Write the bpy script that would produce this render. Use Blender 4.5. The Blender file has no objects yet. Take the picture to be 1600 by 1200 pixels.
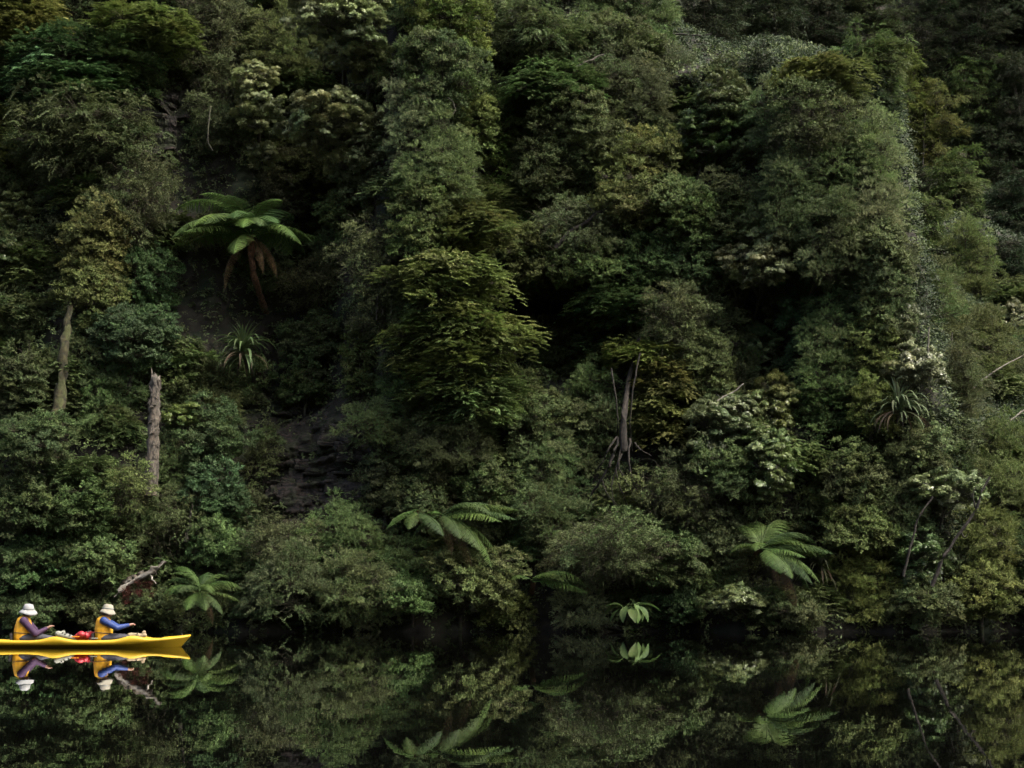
import bpy, bmesh, math, random
import numpy as np
from mathutils import Vector, Matrix, Euler

random.seed(7)
R = np.random.default_rng(11)
sc = bpy.context.scene
COL = sc.collection

# ------------------------------------------------------------------ camera
F_PX, HORIZON, CAM_H = 2310.0, 948.0, 0.9          # in the photograph's 1600x1200 pixels
PITCH = math.atan((HORIZON - 600.0) / F_PX)
cam_d = bpy.data.cameras.new('camera')
cam_d.sensor_width = 36.0
cam_d.lens = 36.0 * F_PX / 1600.0
cam_d.clip_start, cam_d.clip_end = 0.1, 5000.0
cam = bpy.data.objects.new('camera', cam_d)
COL.objects.link(cam)
cam.location = (0, 0, CAM_H)
cam.rotation_euler = (math.radians(90) + PITCH, 0, 0)
sc.camera = cam

# ------------------------------------------------------------------ daylight
SUN_EL, SUN_AZ = math.radians(54), math.radians(118)   # azimuth clockwise from +Y
w = bpy.data.worlds.new('World')
sc.world = w
w.use_nodes = True
nt = w.node_tree
bg = nt.nodes['Background']
sky = nt.nodes.new('ShaderNodeTexSky')
sky.sky_type = 'NISHITA'
sky.sun_disc = False
sky.sun_elevation = SUN_EL
sky.sun_rotation = SUN_AZ
sky.air_density = 0.7
sky.dust_density = 6.0
sky.ozone_density = 0.3
nt.links.new(sky.outputs[0], bg.inputs[0])
bg.inputs[1].default_value = 0.10
sun_d = bpy.data.lights.new('sun', 'SUN')
sun_d.energy = 1.5
sun_d.angle = math.radians(18)
sun_d.color = (1.0, 0.96, 0.88)
sun = bpy.data.objects.new('sun', sun_d)
COL.objects.link(sun)
sdir = Vector((math.sin(SUN_AZ) * math.cos(SUN_EL), math.cos(SUN_AZ) * math.cos(SUN_EL), math.sin(SUN_EL)))
sun.rotation_euler = sdir.to_track_quat('Z', 'Y').to_euler()
sun.location = (20, -20, 60)

sc.view_settings.view_transform = 'Standard'
sc.view_settings.look = 'None'
sc.view_settings.gamma = 1.0
sc.view_settings.exposure = 2.25
sc.render.engine = 'CYCLES'
sc.cycles.max_bounces = 3
sc.cycles.diffuse_bounces = 1
sc.cycles.glossy_bounces = 2
sc.cycles.transmission_bounces = 1
sc.cycles.use_denoising = True
sc.cycles.debug_use_spatial_splits = True
sc.cycles.adaptive_threshold = 0.03

# ------------------------------------------------------------------ helpers
def sm(a, b, t):
    t = np.clip((t - a) / (b - a), 0, 1)
    return t * t * (3 - 2 * t)

def shore(x):
    return 54.7 + 0.55 * np.sin(x * 0.35 + 1) + 0.35 * np.sin(x * 0.93 + 2) + 5 * sm(20, 32, x) + 3 * sm(-22, -34, x)

def yt(x, z):
    """distance of the hillside's surface at breadth x and height z: a near-vertical wooded wall with ribs and gullies"""
    zc = np.maximum(z, -3.0)
    y = shore(x) + np.where(zc < 1.2, 0.5 * zc, 0.6 + 0.23 * (zc - 1.2))
    y = y + (5.2 * sm(6.5, 10, zc) + 1.8 * sm(2.6, 4.0, zc) * (1 - sm(6.5, 10, zc))) * np.exp(-((x + 9.3) / 3.0) ** 2) * (1 - 0.7 * sm(21, 27, zc))
    y = y - 1.5 * np.exp(-((x + 15.5) / 3.0) ** 2) * sm(1, 4, zc) * (1 - sm(9, 15, zc))
    y = y - 2.2 * np.exp(-((x + 3.0) / 2.4) ** 2) * sm(7, 11, zc)
    y = y - 1.6 * np.exp(-((x - 14.0) / 3.0) ** 2) * sm(5, 10, zc)
    y = y + sm(15.5, 22, x) * np.clip((zc - 5) * 1.5, 0, 24)
    y = y + sm(0, 13, x) * np.clip((zc - 23.0) * 2.0, 0, 24)
    y = y + 4.4 * np.exp(-((x - 1.6) / 2.2) ** 2) * sm(9, 11, zc) * (1 - sm(13.5, 15, zc))
    y = y + 4.2 * np.exp(-((x - 10.4) / 1.6) ** 2) * sm(7.5, 9, zc) * (1 - sm(13, 14.5, zc))
    y = y + 1.8 * np.exp(-((x - 9.6) / 2.2) ** 2) * sm(1, 2.2, zc) * (1 - sm(3.2, 4.4, zc))
    y = y + 0.5 * np.sin(x * 0.8 + zc * 0.5) * np.sin(zc * 0.7 - x * 0.3) + 0.22 * np.sin(x * 2.1 - zc) * np.sin(zc * 1.9 + 1)
    return y

def ray(px, py):
    u, v = (px - 800.0) / F_PX, (600.0 - py) / F_PX
    d = Vector((u, math.cos(PITCH) - v * math.sin(PITCH), math.sin(PITCH) + v * math.cos(PITCH)))
    return d

_T = np.arange(20.0, 260.0, 0.1)
def hit(px, py):
    """the point of the hillside that the photograph shows at this pixel"""
    d = ray(px, py)
    x, y, z = d.x * _T, d.y * _T, CAM_H + d.z * _T
    k = int(np.argmax(y >= yt(x, z)))
    if z[k] < 0.02:                                  # on the water
        t = -CAM_H / d.z
        return Vector((d.x * t, d.y * t, 0.0))
    return Vector((x[k], y[k], z[k]))

def at_dist(px, py, y):
    d = ray(px, py)
    t = y / d.y
    return Vector((d.x * t, y, CAM_H + d.z * t))

def mesh_np(name, V, Q, T=None, leaf=None, mats=(), smooth=False, midx=None):
    """numpy arrays of vertices, quads and triangles to one mesh"""
    V = np.asarray(V, dtype=np.float32)
    Q = np.asarray(Q, dtype=np.int32).reshape(-1, 4)
    T = np.zeros((0, 3), np.int32) if T is None else np.asarray(T, dtype=np.int32).reshape(-1, 3)
    me = bpy.data.meshes.new(name)
    me.vertices.add(len(V))
    me.vertices.foreach_set('co', V.ravel())
    nl = len(Q) * 4 + len(T) * 3
    me.loops.add(nl)
    me.loops.foreach_set('vertex_index', np.concatenate([Q.ravel(), T.ravel()]))
    me.polygons.add(len(Q) + len(T))
    st = np.concatenate([np.arange(len(Q)) * 4, len(Q) * 4 + np.arange(len(T)) * 3]).astype(np.int32)
    me.polygons.foreach_set('loop_start', st)
    if midx is not None:
        me.polygons.foreach_set('material_index', np.asarray(midx, dtype=np.int32))
    if smooth:
        me.polygons.foreach_set('use_smooth', np.ones(len(Q) + len(T), dtype=bool))
    for m in mats:
        me.materials.append(m)
    if leaf is not None:
        a = me.attributes.new('leaf', 'FLOAT', 'POINT')
        a.data.foreach_set('value', np.asarray(leaf, dtype=np.float32))
    me.update(calc_edges=True)
    me.validate()
    return me

def link(name, me, parent=None, loc=(0, 0, 0), rot=(0, 0, 0), scl=(1, 1, 1), color=None):
    o = bpy.data.objects.new(name, me)
    COL.objects.link(o)
    o.location, o.rotation_euler, o.scale = loc, rot, scl
    if parent is not None:
        o.parent = parent
    if color is not None:
        o.color = (color[0], color[1], color[2], 1)
    return o

def tag(o, label=None, cat=None, group=None, kind=None):
    if label: o['label'] = label
    if cat: o['category'] = cat
    if group: o['group'] = group
    if kind: o['kind'] = kind
    return o

def empty(name, loc, label, cat, group=None):
    o = bpy.data.objects.new(name, None)
    COL.objects.link(o)
    o.location = loc
    o.empty_display_size = 0.2
    return tag(o, label, cat, group)

def tubes(paths, sides=6):
    """paths: list of (points (n,3), radii (n,)) -> V, Q"""
    VV, QQ, n0 = [], [], 0
    ang = np.linspace(0, 2 * np.pi, sides, endpoint=False)
    ca, sa = np.cos(ang), np.sin(ang)
    for P, rr in paths:
        P = np.asarray(P, float); rr = np.asarray(rr, float)
        n = len(P)
        d = np.gradient(P, axis=0)
        d /= np.linalg.norm(d, axis=1)[:, None] + 1e-9
        ref = np.where(np.abs(d[:, 2:3]) > 0.9, np.array([[1.0, 0, 0]]), np.array([[0, 0, 1.0]]))
        a = np.cross(d, ref); a /= np.linalg.norm(a, axis=1)[:, None] + 1e-9
        b = np.cross(d, a)
        ring = P[:, None, :] + rr[:, None, None] * (a[:, None, :] * ca[None, :, None] + b[:, None, :] * sa[None, :, None])
        VV.append(ring.reshape(-1, 3))
        i = np.arange(n - 1)[:, None] * sides + np.arange(sides)[None, :]
        j = np.arange(n - 1)[:, None] * sides + (np.arange(sides)[None, :] + 1) % sides
        q = np.stack([i, j, j + sides, i + sides], -1).reshape(-1, 4) + n0
        QQ.append(q)
        n0 += n * sides
    return np.concatenate(VV), np.concatenate(QQ)

def wobble(a, b, n, amp, sag=0.0):
    """a crooked line from a to b"""
    a, b = np.asarray(a, float), np.asarray(b, float)
    t = np.linspace(0, 1, n)
    P = a[None] + (b - a)[None] * t[:, None]
    k = R.normal(0, 1, (3, 3)) * amp
    for i in range(3):
        P += k[i][None] * (np.sin(t * np.pi * (i + 1)) / (i + 1))[:, None]
    P[:, 2] += sag * np.sin(t * np.pi)
    return P

# ------------------------------------------------------------------ materials
def new_mat(name):
    m = bpy.data.materials.new(name)
    m.use_nodes = True
    t = m.node_tree
    return m, t, t.nodes['Principled BSDF'], t.nodes['Material Output']

def leaf_mat(name, rough, spec, transl):
    m, t, p, out = new_mat(name)
    N, L = t.nodes.new, t.links.new
    oi = N('ShaderNodeObjectInfo')
    at = N('ShaderNodeAttribute'); at.attribute_name = 'leaf'
    mr = N('ShaderNodeMapRange')                      # leaf to leaf brightness
    mr.inputs[1].default_value, mr.inputs[2].default_value = 0.0, 1.0
    mr.inputs[3].default_value, mr.inputs[4].default_value = 0.45, 1.7
    L(at.outputs['Fac'], mr.inputs[0])
    hs = N('ShaderNodeHueSaturation')
    mh = N('ShaderNodeMapRange')
    mh.inputs[3].default_value, mh.inputs[4].default_value = 0.525, 0.475
    tc = N('ShaderNodeTexCoord')
    nz = N('ShaderNodeTexNoise'); nz.inputs['Scale'].default_value = 2.3; nz.inputs['Detail'].default_value = 2
    L(tc.outputs['Object'], nz.inputs['Vector'])
    L(nz.outputs[0], mh.inputs[0])
    L(mh.outputs[0], hs.inputs['Hue'])
    L(mr.outputs[0], hs.inputs['Value'])
    L(oi.outputs['Color'], hs.inputs['Color'])
    lt = N('ShaderNodeMath'); lt.operation = 'LESS_THAN'; lt.inputs[1].default_value = -0.5
    L(at.outputs['Fac'], lt.inputs[0])
    mx = N('ShaderNodeMix'); mx.data_type = 'RGBA'
    L(lt.outputs[0], mx.inputs['Factor'])
    L(hs.outputs[0], mx.inputs['A'])
    mx.inputs['B'].default_value = (0.036, 0.032, 0.02, 1)
    L(mx.outputs['Result'], p.inputs['Base Color'])
    p.inputs['Roughness'].default_value = rough
    p.inputs['Specular IOR Level'].default_value = spec
    tr = N('ShaderNodeBsdfTranslucent')
    L(mx.outputs['Result'], tr.inputs['Color'])
    ms = N('ShaderNodeMixShader'); ms.inputs[0].default_value = transl
    L(p.outputs[0], ms.inputs[1]); L(tr.outputs[0], ms.inputs[2])
    L(ms.outputs[0], out.inputs['Surface'])
    return m

M_LEAF = leaf_mat('leaf_soft', 0.6, 0.14, 0.22)
M_GLOSS = leaf_mat('leaf_glossy', 0.36, 0.5, 0.15)

def noise_mat(name, c1, c2, scale, rough=0.85, bump=0.3, c3=None, detail=6, stretch=None, spec=0.3):
    m, t, p, out = new_mat(name)
    N, L = t.nodes.new, t.links.new
    tc = N('ShaderNodeTexCoord')
    mp = N('ShaderNodeMapping')
    if stretch: mp.inputs['Scale'].default_value = stretch
    L(tc.outputs['Object'], mp.inputs['Vector'])
    nz = N('ShaderNodeTexNoise'); nz.inputs['Scale'].default_value = scale; nz.inputs['Detail'].default_value = detail
    L(mp.outputs[0], nz.inputs['Vector'])
    cr = N('ShaderNodeValToRGB')
    cr.color_ramp.elements[0].position, cr.color_ramp.elements[1].position = 0.35, 0.68
    cr.color_ramp.elements[0].color = (*c1, 1); cr.color_ramp.elements[1].color = (*c2, 1)
    L(nz.outputs[0], cr.inputs[0])
    src = cr.outputs[0]
    if c3:
        n2 = N('ShaderNodeTexNoise'); n2.inputs['Scale'].default_value = scale * 0.35; n2.inputs['Detail'].default_value = 4
        L(tc.outputs['Object'], n2.inputs['Vector'])
        c2r = N('ShaderNodeValToRGB')
        c2r.color_ramp.elements[0].position, c2r.color_ramp.elements[1].position = 0.5, 0.6
        L(n2.outputs[0], c2r.inputs[0])
        mx = N('ShaderNodeMix'); mx.data_type = 'RGBA'
        L(c2r.outputs[0], mx.inputs['Factor']); L(src, mx.inputs['A']); mx.inputs['B'].default_value = (*c3, 1)
        src = mx.outputs['Result']
    L(src, p.inputs['Base Color'])
    p.inputs['Roughness'].default_value = rough
    p.inputs['Specular IOR Level'].default_value = spec
    bp = N('ShaderNodeBump'); bp.inputs['Strength'].default_value = bump; bp.inputs['Distance'].default_value = 0.08
    L(nz.outputs[0], bp.inputs['Height']); L(bp.outputs[0], p.inputs['Normal'])
    return m

M_SOIL = noise_mat('forest_floor', (0.008, 0.007, 0.005), (0.022, 0.02, 0.013), 2.2, 0.95, 0.8, c3=(0.012, 0.018, 0.008))
M_ROCK = noise_mat('wet_rock', (0.007, 0.006, 0.005), (0.034, 0.027, 0.02), 3.6, 0.85, 1.0, c3=(0.018, 0.022, 0.009), stretch=(1, 1, 3))
M_BARK = noise_mat('bark', (0.018, 0.016, 0.012), (0.055, 0.047, 0.036), 5.0, 0.9, 0.6, c3=(0.05, 0.055, 0.025), stretch=(2, 2, 0.6))
M_PALEBARK = noise_mat('pale_bark', (0.05, 0.045, 0.034), (0.12, 0.11, 0.085), 5.0, 0.9, 0.5, stretch=(2, 2, 0.5))
M_MOSSBARK = noise_mat('mossy_bark', (0.011, 0.011, 0.005), (0.036, 0.032, 0.013), 6.0, 0.95, 0.7, c3=(0.032, 0.036, 0.012))
M_DARKBARK = noise_mat('dark_bark', (0.007, 0.006, 0.0045), (0.022, 0.018, 0.013), 6.0, 0.9, 0.5)
M_SNAG = noise_mat('weathered_wood', (0.02, 0.018, 0.013), (0.105, 0.092, 0.074), 4.5, 0.9, 0.9, c3=(0.09, 0.075, 0.055), stretch=(1.5, 1.5, 0.9))
M_BONE = noise_mat('bleached_wood', (0.09, 0.08, 0.062), (0.30, 0.275, 0.23), 4.0, 0.85, 0.5, stretch=(0.6, 2, 2))
M_FERNTRUNK = noise_mat('fern_trunk_fibre', (0.06, 0.032, 0.018), (0.19, 0.105, 0.06), 14.0, 0.95, 1.0, stretch=(1, 1, 0.35))

# ------------------------------------------------------------------ terrain and water
def make_hillside():
    xs = np.linspace(-62, 66, 330)
    zs = np.concatenate([np.linspace(-3, 0, 8), np.linspace(0.12, 34, 170), np.linspace(35, 62, 22)])
    X, Z = np.meshgrid(xs, zs)
    Y = yt(X, Z) + R.normal(0, 0.10, X.shape)
    V = np.stack([X, Y, Z], -1).reshape(-1, 3)
    n, mcol = len(zs), len(xs)
    i = (np.arange(n - 1)[:, None] * mcol + np.arange(mcol - 1)[None, :]).ravel()
    Q = np.stack([i, i + 1, i + 1 + mcol, i + mcol], -1)
    return mesh_np('hillside', V, Q, mats=(M_SOIL,), smooth=False)
tag(link('hillside', make_hillside()), kind='structure')

def make_opposite():
    xs = np.linspace(-150, 150, 90); zs = np.concatenate([np.linspace(-3, 30, 40), np.linspace(31, 36, 4)])
    X, Z = np.meshgrid(xs, zs)
    Y = -38 - np.maximum(Z, -3) * 0.75 - 1.5 * np.sin(X * 0.2) - 1.2 * np.sin(X * 0.47 + Z * 0.4) * np.sin(Z * 0.5) + R.normal(0, 0.5, X.shape)
    V = np.stack([X, Y, Z], -1).reshape(-1, 3)
    n, mc = len(zs), len(xs)
    i = (np.arange(n - 1)[:, None] * mc + np.arange(mc - 1)[None, :]).ravel()
    return mesh_np('unseen_opposite_hillside', V, np.stack([i, i + mc, i + mc + 1, i + 1], -1), mats=(M_FARWOOD,))
M_FARWOOD = noise_mat('forested_bank', (0.018, 0.024, 0.011), (0.07, 0.085, 0.035), 0.7, 0.9, 1.0)
tag(link('unseen_opposite_hillside', make_opposite()), kind='structure')      # unseen wooded bank, added behind the camera to block low front sky

mw, t, p, out = new_mat('dark_river_water')
N, L = t.nodes.new, t.links.new
p.inputs['Base Color'].default_value = (0.0012, 0.0013, 0.001, 1)
p.inputs['Roughness'].default_value = 0.0
p.inputs['IOR'].default_value = 1.33
tc = N('ShaderNodeTexCoord')
mp = N('ShaderNodeMapping'); mp.inputs['Scale'].default_value = (0.35, 1.0, 1.0)
L(tc.outputs['Object'], mp.inputs['Vector'])
nz = N('ShaderNodeTexNoise'); nz.inputs['Scale'].default_value = 1.4; nz.inputs['Detail'].default_value = 3
L(mp.outputs[0], nz.inputs['Vector'])
bp = N('ShaderNodeBump'); bp.inputs['Strength'].default_value = 0.012; bp.inputs['Distance'].default_value = 0.05
L(nz.outputs[0], bp.inputs['Height']); L(bp.outputs[0], p.inputs['Normal'])
wv = [(-400, -400, 0), (400, -400, 0), (400, 130, 0), (-400, 130, 0)]
tag(link('river_water', mesh_np('river_water', wv, [[0, 1, 2, 3]], mats=(mw,))), kind='structure')

# ------------------------------------------------------------------ foliage clumps (unit radius about 1 m)
def unit(v):
    return v / (np.linalg.norm(v, axis=-1, keepdims=True) + 1e-9)

def leaves(base, axis, nrm, length, width, fold=0.15, curl=0.0):
    """one folded rhombic leaf per row"""
    axis = unit(axis)
    side = unit(np.cross(axis, nrm))
    up = np.cross(side, axis)
    n = len(base)
    length = np.broadcast_to(length, (n,))[:, None]; width = np.broadcast_to(width, (n,))[:, None]
    mid = base + axis * length * 0.5
    tip = base + axis * length - up * length * curl
    l = mid + side * width * 0.5 + up * width * fold
    r = mid - side * width * 0.5 + up * width * fold
    V = np.stack([base, r, tip, l], 1).reshape(-1, 3)
    Q = np.arange(n * 4).reshape(-1, 4)
    return V, Q

def ball(n, flat=1.0, shell=0.55, lowcut=-0.5, K=15, sub=0.30, cap=-0.1):
    """points gathered in tufts spread over a ball, each tuft leafy on its upper and outer side; returns points and outward directions"""
    c = unit(R.normal(0, 1, (K * 4, 3)))
    c = c[c[:, 2] > lowcut][:K]
    c = c * (shell + (1.08 - shell) * R.random((len(c), 1)) ** 0.7)
    c[:, 2] *= flat
    k = R.integers(0, len(c), n)
    size = sub * R.uniform(0.7, 1.35, len(c))
    v = unit(R.normal(0, 1, (n, 3)) + unit(c)[k] * 0.7 + np.array([[0, 0, 0.55]]))
    bad = v[:, 2] < cap
    v[bad, 2] = -v[bad, 2]
    P = c[k] + v * (size[k] * R.uniform(0.55, 1.05, n))[:, None] * np.array([[1.15, 1.15, 0.8]])
    return P, unit(v + unit(c)[k] * 0.5)

def twigs(n, P0, P1, rad, segs=4):
    paths = []
    for i in range(n):
        q = wobble(P0[i], P1[i], segs, 0.06)
        paths.append((q, np.linspace(rad, rad * 0.35, segs)))
    return tubes(paths, 3)

def pack(name, V, Q, lf, mat, tw=None):
    if tw is not None:
        tv, tq = tw
        Q = np.concatenate([Q, tq + len(V)])
        lf = np.concatenate([lf, np.full(len(tv), -1.0)])
        V = np.concatenate([V, tv])
    return mesh_np(name, V, Q, leaf=lf, mats=(mat,))

def sprays(base, d, nl, length, plane, leaf_l, leaf_w, spread, jit, droop, fold=0.12):
    """flat leafy sprays: nl leaves set alternately along a twig at base going along d"""
    n = len(base)
    s = np.linspace(0.08, 1.0, nl)[None, :, None]
    L_ = np.broadcast_to(length, (n,))[:, None, None]
    pts = base[:, None, :] + d[:, None, :] * s * L_
    pts[:, :, 2] -= (droop * (s[..., 0] ** 2) * L_[..., 0])
    sgn = np.where(np.arange(nl) % 2 == 0, 1.0, -1.0)[None, :, None]
    side = unit(np.cross(d, plane))
    ax = d[:, None, :] * (1 - spread) + side[:, None, :] * sgn * spread
    ax = np.broadcast_to(ax, pts.shape) + R.normal(0, jit, pts.shape)
    ax[..., 2] -= droop * 0.8 * s[..., 0]
    nn = np.broadcast_to(plane[:, None, :], pts.shape) + R.normal(0, jit * 1.2, pts.shape)
    m = n * nl
    prof = np.broadcast_to((1.15 - 0.55 * s[..., 0] ** 2), (n, nl)).reshape(m)
    V, Q = leaves(pts.reshape(m, 3), ax.reshape(m, 3), nn.reshape(m, 3), leaf_l * prof * R.uniform(0.75, 1.25, m), leaf_w * prof * R.uniform(0.8, 1.2, m), fold)
    spray_tone = np.repeat(R.random(n), nl)
    lf = np.clip(0.55 * spray_tone + 0.45 * R.random(m), 0, 1)
    return V, Q, np.repeat(lf, 4), pts

def clump_beech(i):
    n, nl = 150, 30
    P, v = ball(n, 0.45, 0.35, -0.75, 12, 0.34, -0.3)
    tiers = 4
    P[:, 2] = np.round((P[:, 2] / 0.42) * tiers / 2) / (tiers / 2) * 0.42 * 0.9 + R.normal(0, 0.035, n) - 0.16 * (P[:, 0] ** 2 + P[:, 1] ** 2)
    d = v.copy(); d[:, 2] = R.normal(-0.02, 0.12, n)
    d = unit(d + R.normal(0, 0.35, d.shape) * np.array([1, 1, 0.3]))
    plane = unit(np.array([[0, 0, 1.0]]) + R.normal(0, 0.2, (n, 3)))
    V, Q, lf, pts = sprays(P, d, nl, R.uniform(0.3, 0.6, n), plane, 0.085, 0.062, 0.62, 0.16, 0.18)
    k = 34
    tw = twigs(k, np.zeros((k, 3)) + R.normal(0, 0.08, (k, 3)), P[:k], 0.012)
    return pack(f'beech_clump_{i}', V, Q, lf, M_LEAF, tw)

def clump_broad(i):
    n, nl = 210, 17
    P, v = ball(n, 0.85, 0.62, -0.45, 15, 0.26)
    ax0 = unit(v * 0.55 + np.array([[0, -0.1, 0.75]]) + R.normal(0, 0.25, v.shape))
    m = n * nl
    a = R.normal(0, 1, (n, nl, 3))
    a = a - (a * ax0[:, None, :]).sum(-1, keepdims=True) * ax0[:, None, :]
    a = unit(a)
    ax = unit(a + ax0[:, None, :] * R.uniform(-0.35, 0.7, (n, nl, 1)))
    ax[..., 2] -= 0.22
    base = P[:, None, :] + R.normal(0, 0.045, (n, nl, 3))
    nn = np.broadcast_to(ax0[:, None, :], ax.shape) + R.normal(0, 0.15, ax.shape)
    V, Q = leaves(base.reshape(m, 3), ax.reshape(m, 3), nn.reshape(m, 3), R.uniform(0.11, 0.19, m), R.uniform(0.045, 0.07, m), 0.16, 0.12)
    lf = np.clip(0.5 * np.repeat(R.random(n), nl) + 0.5 * R.random(m), 0, 1)
    k = 40
    tw = twigs(k, np.zeros((k, 3)), P[:k], 0.013)
    return pack(f'broadleaf_clump_{i}', V, Q, np.repeat(lf, 4), M_GLOSS, tw)

def clump_fine(i):
    n, nl = 240, 26
    P, v = ball(n, 0.95, 0.4, -0.7, 16, 0.26)
    d = unit(v * 0.8 + np.array([[0, 0, 0.35]]) + R.normal(0, 0.3, v.shape))
    plane = unit(np.cross(d, R.normal(0, 1, d.shape)))
    V, Q, lf, pts = sprays(P, d, nl, R.uniform(0.3, 0.6, n), plane, 0.075, 0.024, 0.5, 0.35, 0.45, 0.05)
    k = 50
    tw = twigs(k, np.zeros((k, 3)) + R.normal(0, 0.12, (k, 3)), P[:k], 0.011)
    return pack(f'fine_clump_{i}', V, Q, lf, M_LEAF, tw)

def clump_conifer(i):
    n, nl = 190, 30
    P, v = ball(n, 0.7, 0.35, -0.8, 13, 0.30, -0.3)
    d = v.copy(); d[:, 2] *= 0.3
    d = unit(d + R.normal(0, 0.3, d.shape))
    plane = unit(np.array([[0, 0, 1.0]]) + R.normal(0, 0.35, (n, 3)))
    V, Q, lf, pts = sprays(P, d, nl, R.uniform(0.28, 0.5, n), plane, 0.075, 0.032, 0.5, 0.22, 0.45, 0.05)
    k = 46
    tw = twigs(k, np.zeros((k, 3)) + R.normal(0, 0.1, (k, 3)), P[:k], 0.012)
    return pack(f'conifer_clump_{i}', V, Q, lf, M_LEAF, tw)

def clump_small(i):
    n, nl = 320, 15
    P, v = ball(n, 0.9, 0.55, -0.6, 17, 0.27)
    d = unit(v * 0.7 + np.array([[0, 0, 0.5]]) + R.normal(0, 0.4, v.shape))
    plane = unit(v + np.array([[0, 0, 0.9]]) + R.normal(0, 0.35, v.shape))
    V, Q, lf, pts = sprays(P, d, nl, R.uniform(0.14, 0.3, n), plane, 0.085, 0.052, 0.6, 0.35, 0.15, 0.15)
    k = 40
    tw = twigs(k, np.zeros((k, 3)), P[:k], 0.012)
    return pack(f'small_leaf_clump_{i}', V, Q, lf, M_LEAF, tw)

def clump_twiggy(i):
    n, nl = 170, 13
    P, v = ball(n, 0.8, 0.5, -0.8, 12, 0.3)
    d = unit(v + R.normal(0, 0.6, v.shape))
    plane = unit(R.normal(0, 1, v.shape) + np.array([[0, 0, 0.6]]))
    V, Q, lf, pts = sprays(P, d, nl, R.uniform(0.2, 0.45, n), plane, 0.075, 0.042, 0.6, 0.4, 0.3, 0.1)
    k = 60
    A = R.normal(0, 0.32, (k, 3))
    B = A + unit(A + R.normal(0, 0.25, (k, 3))) * R.uniform(0.4, 0.9, (k, 1))
    tw = twigs(k, A, B, 0.011, 5)
    return pack(f'twiggy_clump_{i}', V, Q, lf, M_LEAF, tw)

NV = 4
CL = {k: [f(i) for i in range(NV)] for k, f in dict(B=clump_beech, L=clump_broad, F=clump_fine, C=clump_conifer, S=clump_small, T=clump_twiggy).items()}
CRAD = dict(B=1.0, L=0.8, F=0.85, C=0.9, S=0.74, T=0.9)      # usual clump radius in metres
CFLAT = dict(B=0.95, L=0.95, F=1.2, C=1.1, S=1.05, T=1.0)

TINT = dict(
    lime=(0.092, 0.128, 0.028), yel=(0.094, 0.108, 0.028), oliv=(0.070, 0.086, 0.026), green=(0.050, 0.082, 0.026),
    deep=(0.031, 0.064, 0.023), teal=(0.030, 0.052, 0.025), grey=(0.090, 0.112, 0.046), silv=(0.118, 0.138, 0.066), pale_sheen=(0.155, 0.178, 0.082),  # two palest: silvery leaf plus glossy sky highlights put into the colour
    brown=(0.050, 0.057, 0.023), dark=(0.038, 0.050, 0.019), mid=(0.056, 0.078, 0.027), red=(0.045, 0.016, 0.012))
COMMON = (0.052, 0.078, 0.028)
for k_ in TINT:
    if k_ != 'red':
        TINT[k_] = tuple(1.36 * ((0.62 if k_ not in ('silv', 'pale_sheen') else 0.9) * a_ + (0.38 if k_ not in ('silv', 'pale_sheen') else 0.1) * b_) for a_, b_ in zip(TINT[k_], COMMON))
TINT = {k_: (c_[0] * 1.02, c_[1], c_[2] * 1.0) for k_, c_ in TINT.items()}
TINT['far'] = (0.026, 0.038, 0.017)  # shade on the far slope put into a darker leaf colour

def jitter(c, a=0.12):
    k = R.uniform(1 - a, 1 + a)
    return tuple(float(np.clip(x * k * R.uniform(0.93, 1.07), 0, 1)) for x in c)

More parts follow.
